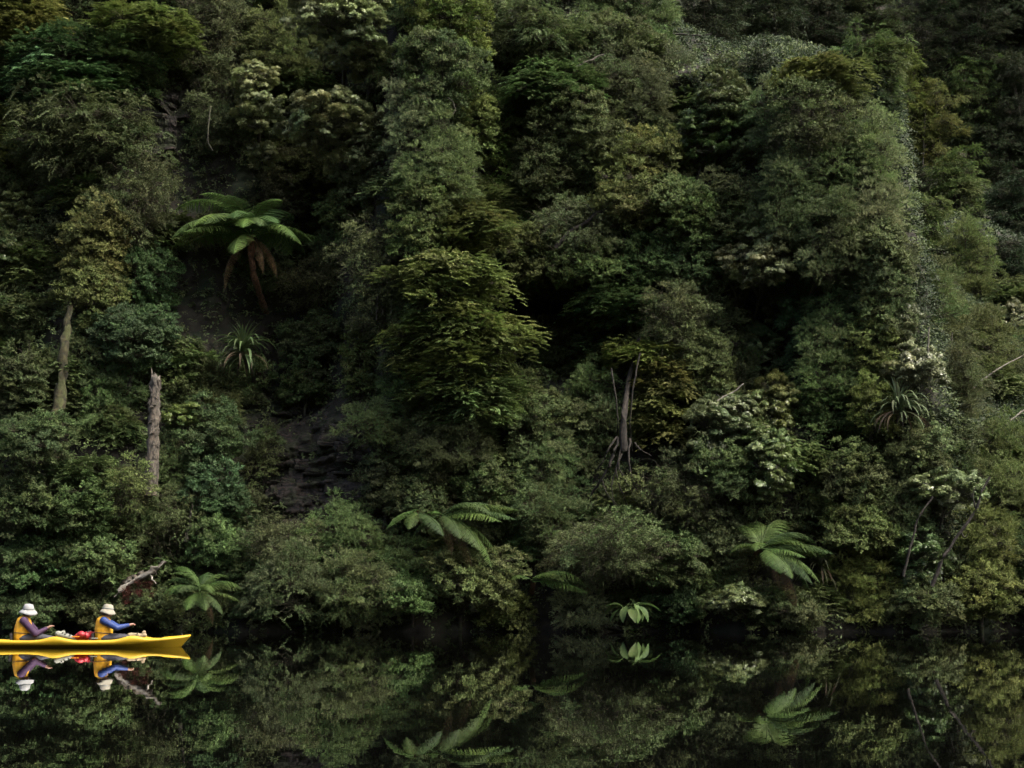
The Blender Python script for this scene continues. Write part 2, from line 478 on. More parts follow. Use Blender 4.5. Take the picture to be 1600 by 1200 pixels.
def plant(name, label, cat, px, py, rx, ry, sp, tint, group=None, bark=None, out=0.65, lean=None, dens=1.0, hang=False):
    """a tree or shrub whose crown fills the ellipse (px, py, rx, ry) of the photograph and whose stem is rooted in the hillside"""
    h = hit(px, min(py, 984))
    sc_ = F_PX / h.y
    a, c = rx / sc_, ry / sc_                           # metres
    b = min(a, 2.4) * 0.75
    ctr = at_dist(px, py, h.y - b * out - (R.uniform(0.0, 1.3) if group is None else -0.3))
    ctr = np.array(ctr)
    # root
    zb = max(ctr[2] - c - R.uniform(0.4, 1.2), 0.05)
    if hang:
        zb = min(ctr[2] + c * 0.3, ctr[2] + 0.5)
    xb = ctr[0] + R.normal(0, 0.25) * a
    if lean is not None:
        xb = ctr[0] + lean
    base = np.array([xb, max(float(yt(xb, zb)) + 0.15, ctr[1] - 0.1), zb])
    root = empty(name, base, label, cat, group)
    # clumps
    rc = CRAD[sp] * float(np.clip(0.6 + 0.22 * min(a, c), 0.5, 1.0))
    rc = min(rc, max(a, c) * 0.8)
    fl = CFLAT[sp]
    step = rc * 0.92
    pts = []
    n_want = int(np.clip(1.35 * dens * (a * c * np.pi) / (rc * rc * 1.15 * (0.55 if sp == 'B' else 1)) + 2, 3, 42))
    ea, eb, ec = max(a - rc * 0.55, 0.12 * a), max(b - rc * 0.4, 0.1), max(c - rc * 0.5 * fl, 0.12 * c)
    tries = 0
    while len(pts) < n_want and tries < 500:
        tries += 1
        v = R.normal(0, 1, 3); v /= np.linalg.norm(v)
        r = R.uniform(0.25, 1.0) ** 0.5 * R.uniform(0.85, 1.12)
        q = v * r * np.array([ea, eb, ec])
        if q[1] > eb * 0.5: q[1] = -q[1]
        if all((np.linalg.norm((q - w_) * np.array([1, 0.8, 1.5 if sp == 'B' else 1])) > step * (0.9 if tries < 250 else 0.55)) for w_ in pts):
            pts.append(q)
    pts.sort(key=lambda q: np.linalg.norm(q))
    cen = ctr - base
    col0 = jitter(TINT[tint] if isinstance(tint, str) else tint, 0.06)
    crown = None
    for k, q in enumerate(pts):
        s = rc * R.uniform(0.72, 1.12)
        me = CL[sp][R.integers(NV)]
        rot = (R.normal(0, 0.14), R.normal(0, 0.14), R.uniform(0, 6.283))
        scl = (s * R.uniform(0.85, 1.15), s * R.uniform(0.85, 1.15), s * fl * R.uniform(0.85, 1.1))
        loc = cen + q
        if crown is None:
            crown = link('crown', me, root, loc, rot, scl, jitter(col0, 0.1))
            inv = crown.matrix_basis.inverted()
        else:
            o = link('leaf_clump', me, crown, loc, rot, scl, jitter(col0, 0.16))
            o.matrix_parent_inverse = inv
    # stem and limbs
    tr = float(np.clip(0.035 * (c + 1.2), 0.03, 0.14))
    top = cen + np.array([0, 0.1, 0.25 * c])
    trunk = wobble((0, 0, -0.25), top, 9, 0.10 * (1 + c * 0.2))
    paths = [(trunk, np.linspace(tr, tr * 0.45, 9))]
    for q in pts:
        j = int(R.integers(4, 8))
        paths.append((wobble(trunk[j], cen + q * 0.95, 6, 0.10), np.linspace(tr * 0.42, tr * 0.12, 6)))
    V, Q = tubes(paths, 6)
    link('trunk', mesh_np('trunk', V, Q, mats=(bark or M_BARK,), smooth=True), root)
    return root

# ------------------------------------------------------------------ the plants of the slope, one row for each
NAME = {('B', 'tree'): 'beech_tree', ('L', 'tree'): 'broadleaf_tree', ('F', 'tree'): 'fine_leaved_tree', ('C', 'tree'): 'conifer_tree',
        ('S', 'tree'): 'small_leaved_tree', ('T', 'tree'): 'twiggy_tree', ('B', 'shrub'): 'tiered_shrub', ('L', 'shrub'): 'broadleaf_shrub',
        ('F', 'shrub'): 'fine_leaved_shrub', ('C', 'shrub'): 'drooping_shrub', ('S', 'shrub'): 'leafy_shrub', ('T', 'shrub'): 'twiggy_shrub'}
P = [
 # upper left
 ('B', 'yel', 28, 45, 55, 75, 'tree', 'yellow-olive beech crown high up beyond the far end of the lime-topped tree'),
 ('B', 'lime', 235, 50, 72, 38, 'tree', 'lime green flat-topped tree reaching out over the dark rock face'),
 ('B', 'green', 180, 95, 58, 34, 'tree', 'mid green tiered tree tucked under the lime flat-topped crown'),
 ('B', 'deep', 100, 130, 85, 60, 'tree', 'deep green tiered tree in shade below the yellow-olive beech crown'),
 ('C', 'dark', 130, 215, 100, 55, 'tree', 'dim brownish drooping conifer above the mossy-trunked shrub'),
 ('B', 'yel', 8, 215, 28, 45, 'tree', 'small yellow-green spray of beech above the cream-flowering crown'),
 ('L', 'grey', 8, 395, 36, 76, 'tree', 'pale cream-speckled broadleaf crown above the mossy leaning trunk'),
 ('S', 'yel', 152, 385, 48, 52, 'tree', 'olive-yellow bushy crown, upper of two on the mossy leaning trunk'),
 ('S', 'oliv', 148, 470, 52, 46, 'tree', 'olive bushy crown, lower of two on the mossy leaning trunk'),
 ('T', 'brown', 205, 310, 60, 55, 'tree', 'brown half-bare twiggy tree below the dark rock face'),
 ('S', 'deep', 225, 440, 48, 55, 'shrub', 'deep green shrub between the olive bushy crown and the tree fern'),
 ('S', 'teal', 215, 540, 60, 60, 'shrub', 'dark bluish green shrub behind the top of the standing dead trunk'),
 ('T', 'brown', 330, 60, 55, 70, 'tree', 'thin brown twiggy tree with bare hanging stems above the tree fern'),
 ('T', 'dark', 345, 170, 45, 60, 'tree', 'dark bare-stemmed tree in the gully above the tree fern'),
 ('L', 'pale_sheen', 398, 150, 32, 48, 'tree', 'silvery grey-leaved small tree above the right side of the tree fern'),
 ('L', 'pale_sheen', 412, 246, 20, 16, 'shrub', 'tiny silvery rosette shrub just above the tree fern crown'),
 ('L', 'pale_sheen', 535, 30, 70, 48, 'tree', 'pale silvery broadleaf tree, highest of the silvery crowns'),
 ('L', 'pale_sheen', 572, 88, 40, 34, 'tree', 'pale yellowish broadleaf crown directly under the highest silvery tree'),
 ('F', 'oliv', 440, 75, 52, 42, 'tree', 'dim olive fine-leaved tree left of the highest silvery crown'),
 ('B', 'mid', 455, 130, 48, 26, 'tree', 'flat green tier of beech between the silvery small tree and the silvery crowns'),
 ('L', 'pale_sheen', 510, 195, 72, 38, 'tree', 'broad pale olive domed tree above and beside the tree fern'),
 ('L', 'silv', 570, 250, 58, 40, 'tree', 'pale olive crown on the flank of the broad domed tree'),
 ('S', 'oliv', 490, 275, 58, 34, 'tree', 'olive crown under the broad domed tree beside the tree fern'),
 ('T', 'brown', 440, 290, 42, 40, 'tree', 'brown twiggy tree whose bent stems rise behind the tree fern'),
 ('S', 'oliv', 555, 330, 52, 40, 'tree', 'dull olive crown lying between the tree fern and the tall green column tree'),
 # the tall green column and the bright beech
 ('S', 'lime', 700, 35, 62, 50, 'tree', 'fresh yellow-green treetop crowning the tall green column of foliage'),
 ('S', 'green', 690, 120, 68, 50, 'tree', 'mid green leafy crown below the fresh yellow-green treetop'),
 ('F', 'grey', 650, 195, 44, 52, 'tree', 'grey-green fine crown with pale bare stems in the tall column'),
 ('S', 'yel', 740, 195, 32, 36, 'tree', 'yellow-green knob of leaves jutting from the tall column into shade'),
 ('S', 'lime', 785, 272, 40, 42, 'tree', 'bright yellow-green crown at the foot of the jutting knob'),
 ('F', 'mid', 690, 270, 55, 55, 'tree', 'dull green fine-leaved crown with curved pale stems inside the tall column'),
 ('S', 'oliv', 650, 350, 48, 48, 'tree', 'dull olive rounded crown midway down the tall column'),
 ('B', 'oliv', 735, 365, 62, 40, 'tree', 'olive layered tree beneath the bright yellow-green crown'),
 ('T', 'brown', 590, 430, 58, 60, 'tree', 'tangle of bare arching stems beside the yellowish layered beech'),
 ('B', 'yel', 705, 445, 80, 42, 'tree', 'yellowish layered beech just above the bright green beech'),
 ('B', 'lime', 705, 540, 100, 58, 'tree', 'large bright green layered beech leaning out over the dark cliff'),
 ('B', 'oliv', 725, 625, 78, 42, 'tree', 'olive beech skirt drooping beneath the large bright beech'),
 ('F', 'brown', 700, 700, 60, 38, 'shrub', 'brownish feathery shrub hanging over the cliff under the beech skirt'),
 ('S', 'oliv', 570, 560, 32, 62, 'shrub', 'narrow olive shrub climbing between the cliff and the bright beech'),
 ('S', 'dark', 490, 545, 44, 50, 'shrub', 'dark small-leaved shrub above the cliff beside the strappy rosette'),
 ('S', 'dark', 480, 610, 44, 30, 'shrub', 'dark shrub fringing the top edge of the cliff'),
 ('T', 'brown', 500, 440, 55, 45, 'shrub', 'reddish brown twiggy shrub in the gully below the tree fern'),
 # centre top
 ('C', 'brown', 835, 55, 55, 42, 'tree', 'brownish dim conifer behind the fresh yellow-green treetop'),
 ('S', 'mid', 955, 75, 85, 34, 'tree', 'wide domed green tree near the top of the slope with a forked grey limb'),
 ('S', 'green', 1020, 85, 34, 36, 'tree', 'green rounded crown at the edge of the wide domed tree, beside the dark gap'),
 ('S', 'dark', 960, 20, 60, 30, 'tree', 'dark green crown above the wide domed tree'),
 ('T', 'brown', 945, 130, 70, 30, 'tree', 'grey-brown bare branches beneath the wide domed tree'),
 ('B', 'green', 865, 140, 68, 40, 'tree', 'green layered crown to the side of the forked grey limb'),
 ('S', 'mid', 895, 195, 72, 36, 'tree', 'soft grey-green mound of leaves below the green layered crown'),
 ('F', 'brown', 1000, 165, 42, 45, 'tree', 'brownish feathery tree beside the dark gap at the crest'),
 ('F', 'grey', 925, 235, 60, 30, 'tree', 'grey feathery crown between the soft mound and the gold-tipped crown'),
 ('S', 'yel', 1000, 250, 66, 32, 'tree', 'gold-tipped olive crown above the long dark leaning limb'),
 ('L', 'grey', 1130, 165, 46, 36, 'tree', 'pale glossy crown standing out before the dark gap at the crest'),
 ('L', 'mid', 1110, 220, 58, 34, 'tree', 'mid green glossy crown under the pale glossy crown'),
 ('S', 'dark', 850, 270, 50, 42, 'tree', 'dark grey-green crown behind the bright yellow-green crown'),
 ('S', 'oliv', 985, 320, 66, 36, 'tree', 'broad olive crown carried by the long dark leaning limb'),
 ('S', 'oliv', 1065, 330, 56, 34, 'tree', 'olive crown with a pale bare branch, beside the rounded crown'),
 ('S', 'mid', 1140, 325, 48, 42, 'tree', 'neatly rounded green-olive crown with shade behind it'),
 ('T', 'brown', 900, 370, 62, 40, 'tree', 'brown-olive twiggy tree around the foot of the long dark limb'),
 ('S', 'oliv', 825, 395, 56, 34, 'tree', 'brownish olive spread of leaves over the black hollow'),
 ('S', 'oliv', 920, 420, 58, 32, 'tree', 'olive crown at the upper lip of the black hollow'),
 ('S', 'green', 1000, 415, 58, 38, 'tree', 'green small-leaved crown right of the hollow lip'),
 ('S', 'mid', 1080, 400, 48, 50, 'tree', 'green crown beside the silvery wreath of leaves'),
 ('L', 'silv', 1190, 410, 52, 40, 'tree', 'silvery green wreath-shaped tree hanging over the second hollow'),
 ('L', 'grey', 1215, 470, 26, 34, 'tree', 'tail of silvery leaves drooping from the wreath-shaped tree'),
 ('B', 'green', 965, 475, 62, 34, 'tree', 'green tiers stepping down beside the black hollow'),
 ('T', 'brown', 1050, 500, 60, 40, 'tree', 'brown withered-leaved tree between the two hollows'),
 ('T', 'brown', 865, 535, 56, 38, 'shrub', 'reddish olive twiggy shrub arching in the black hollow'),
 ('B', 'lime', 1005, 558, 48, 24, 'tree', 'bright flat-tiered beech spray above the exposed roots'),
 ('B', 'yel', 1038, 630, 42, 56, 'tree', 'yellow-green stepped beech spray hanging beside the exposed roots'),
 ('S', 'oliv', 1100, 580, 46, 48, 'tree', 'dull olive crown left of the pale dead branch'),
 ('L', 'grey', 1190, 545, 34, 28, 'shrub', 'small pale sprig of leaves at the edge of the second hollow'),
 ('L', 'grey', 1130, 670, 52, 46, 'tree', 'pale grey-green glossy bush below the pale dead branch'),
 ('L', 'yel', 1205, 660, 34, 50, 'tree', 'yellow-green glossy bush next to the second hollow'),
 ('L', 'grey', 1200, 730, 38, 46, 'tree', 'pale yellowish bush above the big bright fern'),
 ('S', 'mid', 1130, 740, 46, 40, 'shrub', 'green bush on the flank of the pale grey-green bush'),
 ('S', 'brown', 865, 655, 62, 36, 'shrub', 'brown-green mound left of the exposed roots'),
 ('F', 'grey', 845, 730, 42, 50, 'shrub', 'grey-green upright shrub between the cliff fern and the exposed roots'),
 ('F', 'mid', 850, 805, 34, 42, 'shrub', 'grey-green shrub hanging down beside the long-fronded fern'),
 ('T', 'brown', 1060, 770, 68, 52, 'shrub', 'brown leafy tangle right of the exposed roots'),
 ('T', 'brown', 960, 858, 76, 44, 'shrub', 'brown dead-leaved tangle under the exposed roots'),
 ('S', 'dark', 1030, 880, 66, 40, 'shrub', 'dark green low shrub above the broad-leaved rosette'),
 ('S', 'grey', 1130, 860, 46, 56, 'shrub', 'pale yellowish leafy shrub left of the big bright fern'),
 ('L', 'grey', 1145, 945, 46, 20, 'shrub', 'low pale shrub reaching over the water below the big bright fern'),
 ('S', 'teal', 1060, 940, 40, 36, 'shrub', 'dark blue-green shrub at the water beside the broad-leaved rosette'),
 # bluff on the right
 ('B', 'yel', 1275, 125, 60, 34, 'tree', 'gold-green tiered crown on the crest of the bluff'),
 ('C', 'oliv', 1365, 110, 52, 50, 'tree', 'olive conifer crown topping the crest of the bluff'),
 ('C', 'yel', 1415, 180, 42, 64, 'tree', 'yellowish conifer on the shoulder of the bluff'),
 ('C', 'yel', 1465, 235, 40, 78, 'tree', 'tall yellow-green conifer with a pale bare trunk at the outer edge of the bluff'),
 ('T', 'brown', 1270, 190, 66, 40, 'tree', 'grey leafless branching tree under the crest of the bluff'),
 ('F', 'grey', 1210, 205, 44, 44, 'tree', 'grey-green feathery crown beside the grey leafless tree'),
 ('F', 'mid', 1290, 275, 66, 46, 'tree', 'dull green feathery crown below the grey leafless tree'),
 ('F', 'grey', 1360, 270, 48, 62, 'tree', 'soft pale feathery crown in the middle of the bluff'),
 ('F', 'grey', 1365, 360, 46, 56, 'tree', 'pale feathery crown below the soft pale one on the bluff'),
 ('F', 'dark', 1230, 315, 46, 56, 'tree', 'dark feathery crown in the shaded side of the bluff'),
 ('F', 'dark', 1295, 370, 52, 54, 'tree', 'dim brown-green feathery crown in the heart of the bluff'),
 ('S', 'grey', 1385, 440, 34, 62, 'tree', 'sunlit pale yellow-green crown forming the sharp edge of the bluff'),
 ('S', 'yel', 1368, 545, 32, 58, 'tree', 'yellow-green crown continuing the sharp bluff edge downwards'),
 ('F', 'mid', 1310, 465, 50, 60, 'tree', 'grey-green feathery crown behind the sharp bluff edge'),
 ('F', 'teal', 1255, 500, 38, 60, 'tree', 'very dark crown overhanging the second hollow'),
 ('F', 'mid', 1300, 575, 50, 56, 'tree', 'dull green crown between the second hollow and the bluff edge'),
 ('S', 'green', 1290, 650, 56, 46, 'shrub', 'dark green spread under the bluff above the pale olive bush'),
 ('S', 'yel', 1365, 640, 28, 40, 'shrub', 'yellowish bush left of the pale-leaved cabbage plant'),
 ('L', 'silv', 1410, 520, 18, 34, 'tree', 'string of silvery leaves down the bluff edge'),
 ('L', 'silv', 1432, 585, 32, 28, 'tree', 'silvery glossy sprays right above the pale strappy rosette'),
 ('C', 'oliv', 1495, 325, 42, 64, 'tree', 'olive conifer standing behind the outer edge of the bluff'),
 ('C', 'oliv', 1450, 390, 36, 60, 'tree', 'olive-green conifer behind the sunlit bluff crown'),
 ('F', 'oliv', 1510, 440, 44, 66, 'tree', 'olive feathery tree with thin pale stems beyond the bluff'),
 ('F', 'brown', 1475, 520, 44, 60, 'tree', 'brown-olive feathery tree with upright bare stems beyond the bluff'),
 ('L', 'silv', 1585, 500, 30, 20, 'tree', 'silvery broadleaf crown above the leaning bleached branches'),
 ('F', 'oliv', 1545, 570, 52, 56, 'tree', 'dim olive feathery tree behind the leaning bleached branches'),
 ('F', 'brown', 1490, 620, 46, 50, 'tree', 'brownish feathery tree right of the pale strappy rosette'),
 ('S', 'grey', 1330, 745, 46, 44, 'shrub', 'pale olive bush with a clear domed top under the bluff'),
 ('S', 'oliv', 1340, 825, 48, 44, 'shrub', 'olive bush below the clear domed one'),
 ('F', 'yel', 1340, 925, 48, 58, 'shrub', 'mustard-green drooping shrub touching the water'),
 ('S', 'grey', 1445, 710, 42, 38, 'shrub', 'smooth rounded yellowish bush beneath the pale strappy rosette'),
 ('L', 'silv', 1480, 770, 50, 26, 'shrub', 'pale-leaved bush on a black bent limb above the water'),
 ('F', 'mid', 1400, 800, 38, 50, 'shrub', 'dull green feathery shrub behind the black bent limb'),
 ('L', 'mid', 1440, 875, 34, 46, 'shrub', 'grey-green shrub hanging beside the black bent limb'),
 ('F', 'oliv', 1560, 700, 46, 40, 'shrub', 'olive domed shrub beyond the black bent limb'),
 ('F', 'oliv', 1560, 775, 48, 46, 'shrub', 'olive shrub at the upper end of the black bent limb'),
 ('F', 'yel', 1540, 860, 48, 46, 'shrub', 'yellow-olive shrub above the mustard waterside clump'),
 ('S', 'yel', 1540, 935, 48, 44, 'shrub', 'mustard waterside clump at the mouth of the dark inlet'),
 ('S', 'mid', 1445, 950, 42, 32, 'shrub', 'grey-green waterside shrub between the two mustard ones'),
 # lower left bank
 ('S', 'dark', 35, 610, 42, 55, 'shrub', 'dark shrub under the cream-speckled crown with a bare branch'),
 ('S', 'dark', 55, 700, 62, 44, 'shrub', 'dark green shrub at the foot of the mossy leaning trunk'),
 ('B', 'green', 135, 740, 38, 20, 'shrub', 'flat fresh green fern-like shrub at the foot of the mossy trunk'),
 ('S', 'green', 130, 800, 52, 42, 'shrub', 'green shrub under the flat fresh one'),
 ('S', 'dark', 50, 800, 60, 52, 'shrub', 'dark leafy shrub on the bank above the purple-sleeved paddler'),
 ('S', 'deep', 60, 890, 66, 44, 'shrub', 'deep green bank shrub right above the purple-sleeved paddler'),
 ('S', 'green', 150, 880, 52, 40, 'shrub', 'green bank shrub above the blue-sleeved paddler'),
 ('T', 'oliv', 198, 765, 30, 34, 'shrub', 'olive twiggy shrub wrapped round the standing dead trunk'),
 ('T', 'brown', 265, 810, 32, 40, 'shrub', 'brown dead-leaved bush beside the broken reddish stem'),
 ('S', 'deep', 325, 690, 50, 56, 'shrub', 'deep green glossy thicket right of the standing dead trunk'),
 ('L', 'lime', 285, 655, 22, 18, 'shrub', 'small bright-leaved sapling against the standing dead trunk'),
 ('S', 'deep', 335, 780, 46, 48, 'shrub', 'deep green thicket left of the cliff foot'),
 ('S', 'green', 340, 855, 42, 40, 'shrub', 'green thicket above the bright curling fern'),
 ('T', 'red', 110, 948, 22, 20, 'shrub', 'dull red-leaved shrub on the bank between the two paddlers'),
 ('T', 'red', 216, 932, 18, 16, 'shrub', 'dull red-leaved shrub under the bleached fallen log'),
 ('S', 'dark', 40, 960, 60, 26, 'shrub', 'dark brown-green bank plants behind the purple-sleeved paddler'),
 ('S', 'dark', 170, 965, 60, 24, 'shrub', 'dark green bank plants behind the blue-sleeved paddler'),
 ('S', 'dark', 240, 955, 40, 28, 'shrub', 'dim green bank plants below the bleached fallen log'),
 ('L', 'deep', 400, 945, 34, 34, 'shrub', 'glossy green broad-leaved shrub beside the bright curling fern'),
 # lower middle
 ('F', 'green', 540, 840, 48, 40, 'shrub', 'soft green mounded shrub at the foot of the cliff'),
 ('T', 'brown', 450, 845, 58, 36, 'shrub', 'brown low growth on the left foot of the cliff'),
 ('F', 'dark', 465, 915, 62, 44, 'shrub', 'dark green waterside shrub left of the small pale tuft'),
 ('F', 'mid', 560, 920, 60, 44, 'shrub', 'dim green waterside shrub under the soft mounded one'),
 ('S', 'silv', 565, 978, 18, 10, 'shrub', 'small pale tuft of leaves at the waterline'),
 ('S', 'oliv', 735, 910, 74, 42, 'shrub', 'large olive mounded bush over the water below the long-fronded fern'),
 ('S', 'yel', 790, 965, 34, 26, 'shrub', 'yellow-olive skirt of leaves hanging to the water from the mounded bush'),
 ('F', 'green', 830, 860, 28, 30, 'shrub', 'small green domed shrub above the low fern at the dark inlet'),
 ('S', 'green', 640, 935, 36, 30, 'shrub', 'dim green low shrub left of the large olive mounded bush'),
 ('F', 'grey', 915, 955, 40, 26, 'shrub', 'grey drooping leaves at the water left of the broad-leaved rosette'),
 ('T', 'brown', 900, 885, 46, 44, 'shrub', 'brown tangle in the dark hollow behind the low fern'),
 ('S', 'dark', 1240, 965, 46, 22, 'shrub', 'dark waterside shrub between the low pale shrub and the mustard one'),
 ('T', 'brown', 412, 715, 24, 44, 'shrub', 'brown withered growth down the left side of the cliff'),
 ('F', 'brown', 585, 665, 40, 28, 'shrub', 'brown feathery curtain hanging over the upper cliff'),
 ('S', 'dark', 600, 755, 36, 46, 'shrub', 'dark green climber on the right side of the cliff'),
 ('S', 'dark', 268, 770, 18, 20, 'shrub', 'dark climber grown up against the foot of the standing dead trunk'),
 ('S', 'dark', 650, 790, 40, 36, 'shrub', 'dark green shrub on the cliff behind the two short fronds'),
 ('S', 'dark', 760, 765, 50, 44, 'shrub', 'dim small-leaved shrub on the cliff above the long-fronded fern'),
 # far hillside behind the bluff
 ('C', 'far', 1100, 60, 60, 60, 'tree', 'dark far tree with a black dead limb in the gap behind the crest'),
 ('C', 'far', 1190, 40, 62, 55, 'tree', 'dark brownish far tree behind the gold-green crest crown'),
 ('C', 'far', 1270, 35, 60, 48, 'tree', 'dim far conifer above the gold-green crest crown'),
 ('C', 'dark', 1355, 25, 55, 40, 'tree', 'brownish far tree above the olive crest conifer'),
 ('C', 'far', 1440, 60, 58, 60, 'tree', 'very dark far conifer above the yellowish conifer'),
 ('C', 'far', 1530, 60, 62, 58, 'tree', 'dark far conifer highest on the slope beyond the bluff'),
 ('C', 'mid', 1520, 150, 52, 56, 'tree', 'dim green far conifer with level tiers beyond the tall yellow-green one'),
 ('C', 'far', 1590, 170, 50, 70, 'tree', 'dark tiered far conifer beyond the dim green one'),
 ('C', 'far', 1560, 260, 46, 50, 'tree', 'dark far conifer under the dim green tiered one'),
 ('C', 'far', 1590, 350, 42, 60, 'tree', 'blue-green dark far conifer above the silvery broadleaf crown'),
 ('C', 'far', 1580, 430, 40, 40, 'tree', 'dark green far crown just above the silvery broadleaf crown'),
]
PALE = ('tall column', 'grey leafless', 'arching stems')
for sp, tint, px, py, rx, ry, cat, label in P:
    bark = M_PALEBARK if any(k in label for k in PALE) else None
    plant(NAME[(sp, cat)], label, cat, px, py, rx * (1.05 if cat == 'tree' and sp != 'B' else 1.12), ry * (1.65 if cat == 'tree' and sp not in 'BL' else 1.35 if cat == 'tree' else 1.2), sp, tint, bark=bark, out={'silv': 1.1, 'pale_sheen': 3.3}.get(tint, 0.65))

# ------------------------------------------------------------------ fill: plants between the big crowns, and the ground cover
ROCKS = [(245, 225, 42, 50), (505, 715, 110, 75)]
HOLLOW = [(470, 480, 80, 60), (440, 640, 70, 45), (300, 420, 40, 60), (840, 470, 70, 40), (1210, 590, 60, 40), (1190, 500, 40, 30), (345, 480, 60, 80), (370, 300, 90, 70), (430, 560, 30, 70), (1590, 960, 30, 60), (1210, 900, 60, 45), (870, 950, 40, 30)]
def inside(px, py, lst, k=1.0):
    return any(((px - e[0]) / (e[2] * k)) ** 2 + ((py - e[1]) / (e[3] * k)) ** 2 < 1 for e in lst)
ELL = [(r[2], r[3], r[4], r[5]) for r in P]
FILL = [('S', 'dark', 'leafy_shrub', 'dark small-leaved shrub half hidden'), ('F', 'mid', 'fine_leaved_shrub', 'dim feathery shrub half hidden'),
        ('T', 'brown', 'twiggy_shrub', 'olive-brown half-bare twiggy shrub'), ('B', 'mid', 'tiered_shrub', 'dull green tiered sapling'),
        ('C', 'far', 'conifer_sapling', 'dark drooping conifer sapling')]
GRP = ['dark small-leaved shrubs between the crowns', 'dim feathery shrubs between the crowns', 'half-bare twiggy shrubs between the crowns', 'tiered saplings between the crowns', 'conifer saplings behind the bluff']
MARKS = [(388, 355, 'the tree fern'), (242, 650, 'the standing dead trunk'), (100, 590, 'the mossy leaning trunk'), (245, 225, 'the small rock face'), (505, 715, 'the dark cliff'),
         (380, 560, 'the shaded strappy rosette'), (1405, 650, 'the pale strappy rosette'), (975, 700, 'the exposed roots'), (745, 820, 'the long-fronded fern'), (1200, 860, 'the big bright fern'),
         (985, 950, 'the broad-leaved rosette'), (870, 905, 'the low fern by the dark inlet'), (320, 915, 'the bright curling fern'), (225, 895, 'the bleached fallen log'), (705, 540, 'the large bright layered beech'),
         (535, 28, 'the highest silvery tree'), (510, 195, 'the broad pale domed tree'), (700, 35, 'the fresh yellow-green treetop'), (785, 272, 'the bright yellow-green crown'), (955, 75, 'the wide domed tree'),
         (940, 335, 'the long dark leaning limb'), (1130, 165, 'the pale glossy crown at the crest'), (1190, 410, 'the silvery wreath-shaped tree'), (840, 470, 'the black hollow'), (1205, 590, 'the second hollow'),
         (1275, 125, 'the gold-green crest crown'), (1465, 235, 'the tall conifer with the pale trunk'), (1385, 440, 'the sharp bluff edge'), (1560, 600, 'the leaning bleached branches'), (1500, 830, 'the black bent limb'),
         (1340, 925, 'the mustard drooping shrub'), (235, 50, 'the lime flat-topped tree'), (28, 45, 'the yellow-olive beech'), (8, 395, 'the cream-speckled crown'), (735, 910, 'the large olive mounded bush'), (1520, 150, 'the dim green tiered conifer')]
def near(px, py):
    m = min(MARKS, key=lambda k: (k[0] - px) ** 2 + (k[1] - py) ** 2)
    dx, dy = px - m[0], py - m[1]
    return ('below ' if dy > 0 else 'above ') + m[2] if abs(dy) > abs(dx) else 'beside ' + m[2]
n_fill = 0
for gy in np.arange(-50, 985, 52):
    for gx in np.arange(-110, 1720, 62):
        px, py = gx + R.uniform(-24, 24), gy + R.uniform(-20, 20)
        seen = -40 < px < 1640 and py > -40
        if py > 960 or inside(px, py, ELL, 0.85 if seen else 1.0) or inside(px, py, ROCKS, 1.3) or inside(px, py, HOLLOW, 1.0):
            continue
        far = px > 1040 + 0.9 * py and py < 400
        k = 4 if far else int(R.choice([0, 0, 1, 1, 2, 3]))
        sp, tint, nm, lab = FILL[k]
        big = 1.0 if seen else 1.5
        lab = lab + ' ' + near(px, py)
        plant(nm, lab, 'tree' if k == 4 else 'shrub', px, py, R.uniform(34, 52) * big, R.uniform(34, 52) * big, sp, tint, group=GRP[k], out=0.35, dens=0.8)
        n_fill += 1
print('fill plants', n_fill)

def ground_cover(name, label, n, tint, zlo, zhi, xlo, xhi, lsize, seed, rock):
    g = np.random.default_rng(seed)
    x = g.uniform(xlo, xhi, n); z = zlo + (zhi - zlo) * g.random(n)
    y = yt(x, z)
    # keep off the bare rock
    u, v = x / y, (z - CAM_H) / y
    px = 800 + F_PX * u / (math.cos(PITCH) + v * math.sin(PITCH)); py = 600 - F_PX * (v * math.cos(PITCH) - math.sin(PITCH)) / (math.cos(PITCH) + v * math.sin(PITCH))
    keep = np.ones(n, bool)
    for e in ROCKS:
        keep &= (((px - e[0]) / e[2]) ** 2 + ((py - e[1]) / e[3]) ** 2 > 0.8) | (g.random(n) < rock)
    nzv = np.sin(x * 1.7 + seed) * np.sin(z * 1.9 + seed * 2) + np.sin(x * 0.7 - z * 0.9 + seed)
    keep &= nzv > -1.0
    x, y, z, nzv = x[keep], y[keep], z[keep], nzv[keep]
    m = len(x); nl = 8
    base = np.stack([x, y - 0.05 - 0.35 * g.random(m) * np.clip(nzv + 0.6, 0.1, 1.6), z], -1)
    d = unit(np.stack([g.normal(0, 0.6, m), -np.abs(g.normal(0.7, 0.4, m)), g.normal(0.35, 0.5, m)], -1))
    plane = unit(np.stack([g.normal(0, 0.4, m), g.normal(-0.5, 0.4, m), np.abs(g.normal(0.8, 0.3, m))], -1))
    V, Q, lf, _ = sprays(base, d, nl, g.uniform(0.25, 0.6, m), plane, lsize, lsize * 0.5, 0.6, 0.3, 0.45)
    o = link(name, mesh_np(name, V, Q, leaf=lf, mats=(M_LEAF,)), color=TINT[tint])
    tag(o, label, 'undergrowth', kind='stuff')
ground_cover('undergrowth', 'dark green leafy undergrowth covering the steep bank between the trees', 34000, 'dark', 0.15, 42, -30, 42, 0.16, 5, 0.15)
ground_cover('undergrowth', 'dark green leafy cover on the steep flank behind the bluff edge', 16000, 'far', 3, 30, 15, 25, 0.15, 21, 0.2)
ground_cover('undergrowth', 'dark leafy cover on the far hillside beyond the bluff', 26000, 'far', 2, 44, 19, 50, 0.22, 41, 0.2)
ground_cover('undergrowth', 'dark green leafy cover along the crest of the bluff', 12000, 'far', 21.5, 34, -4, 17, 0.15, 33, 0.2)
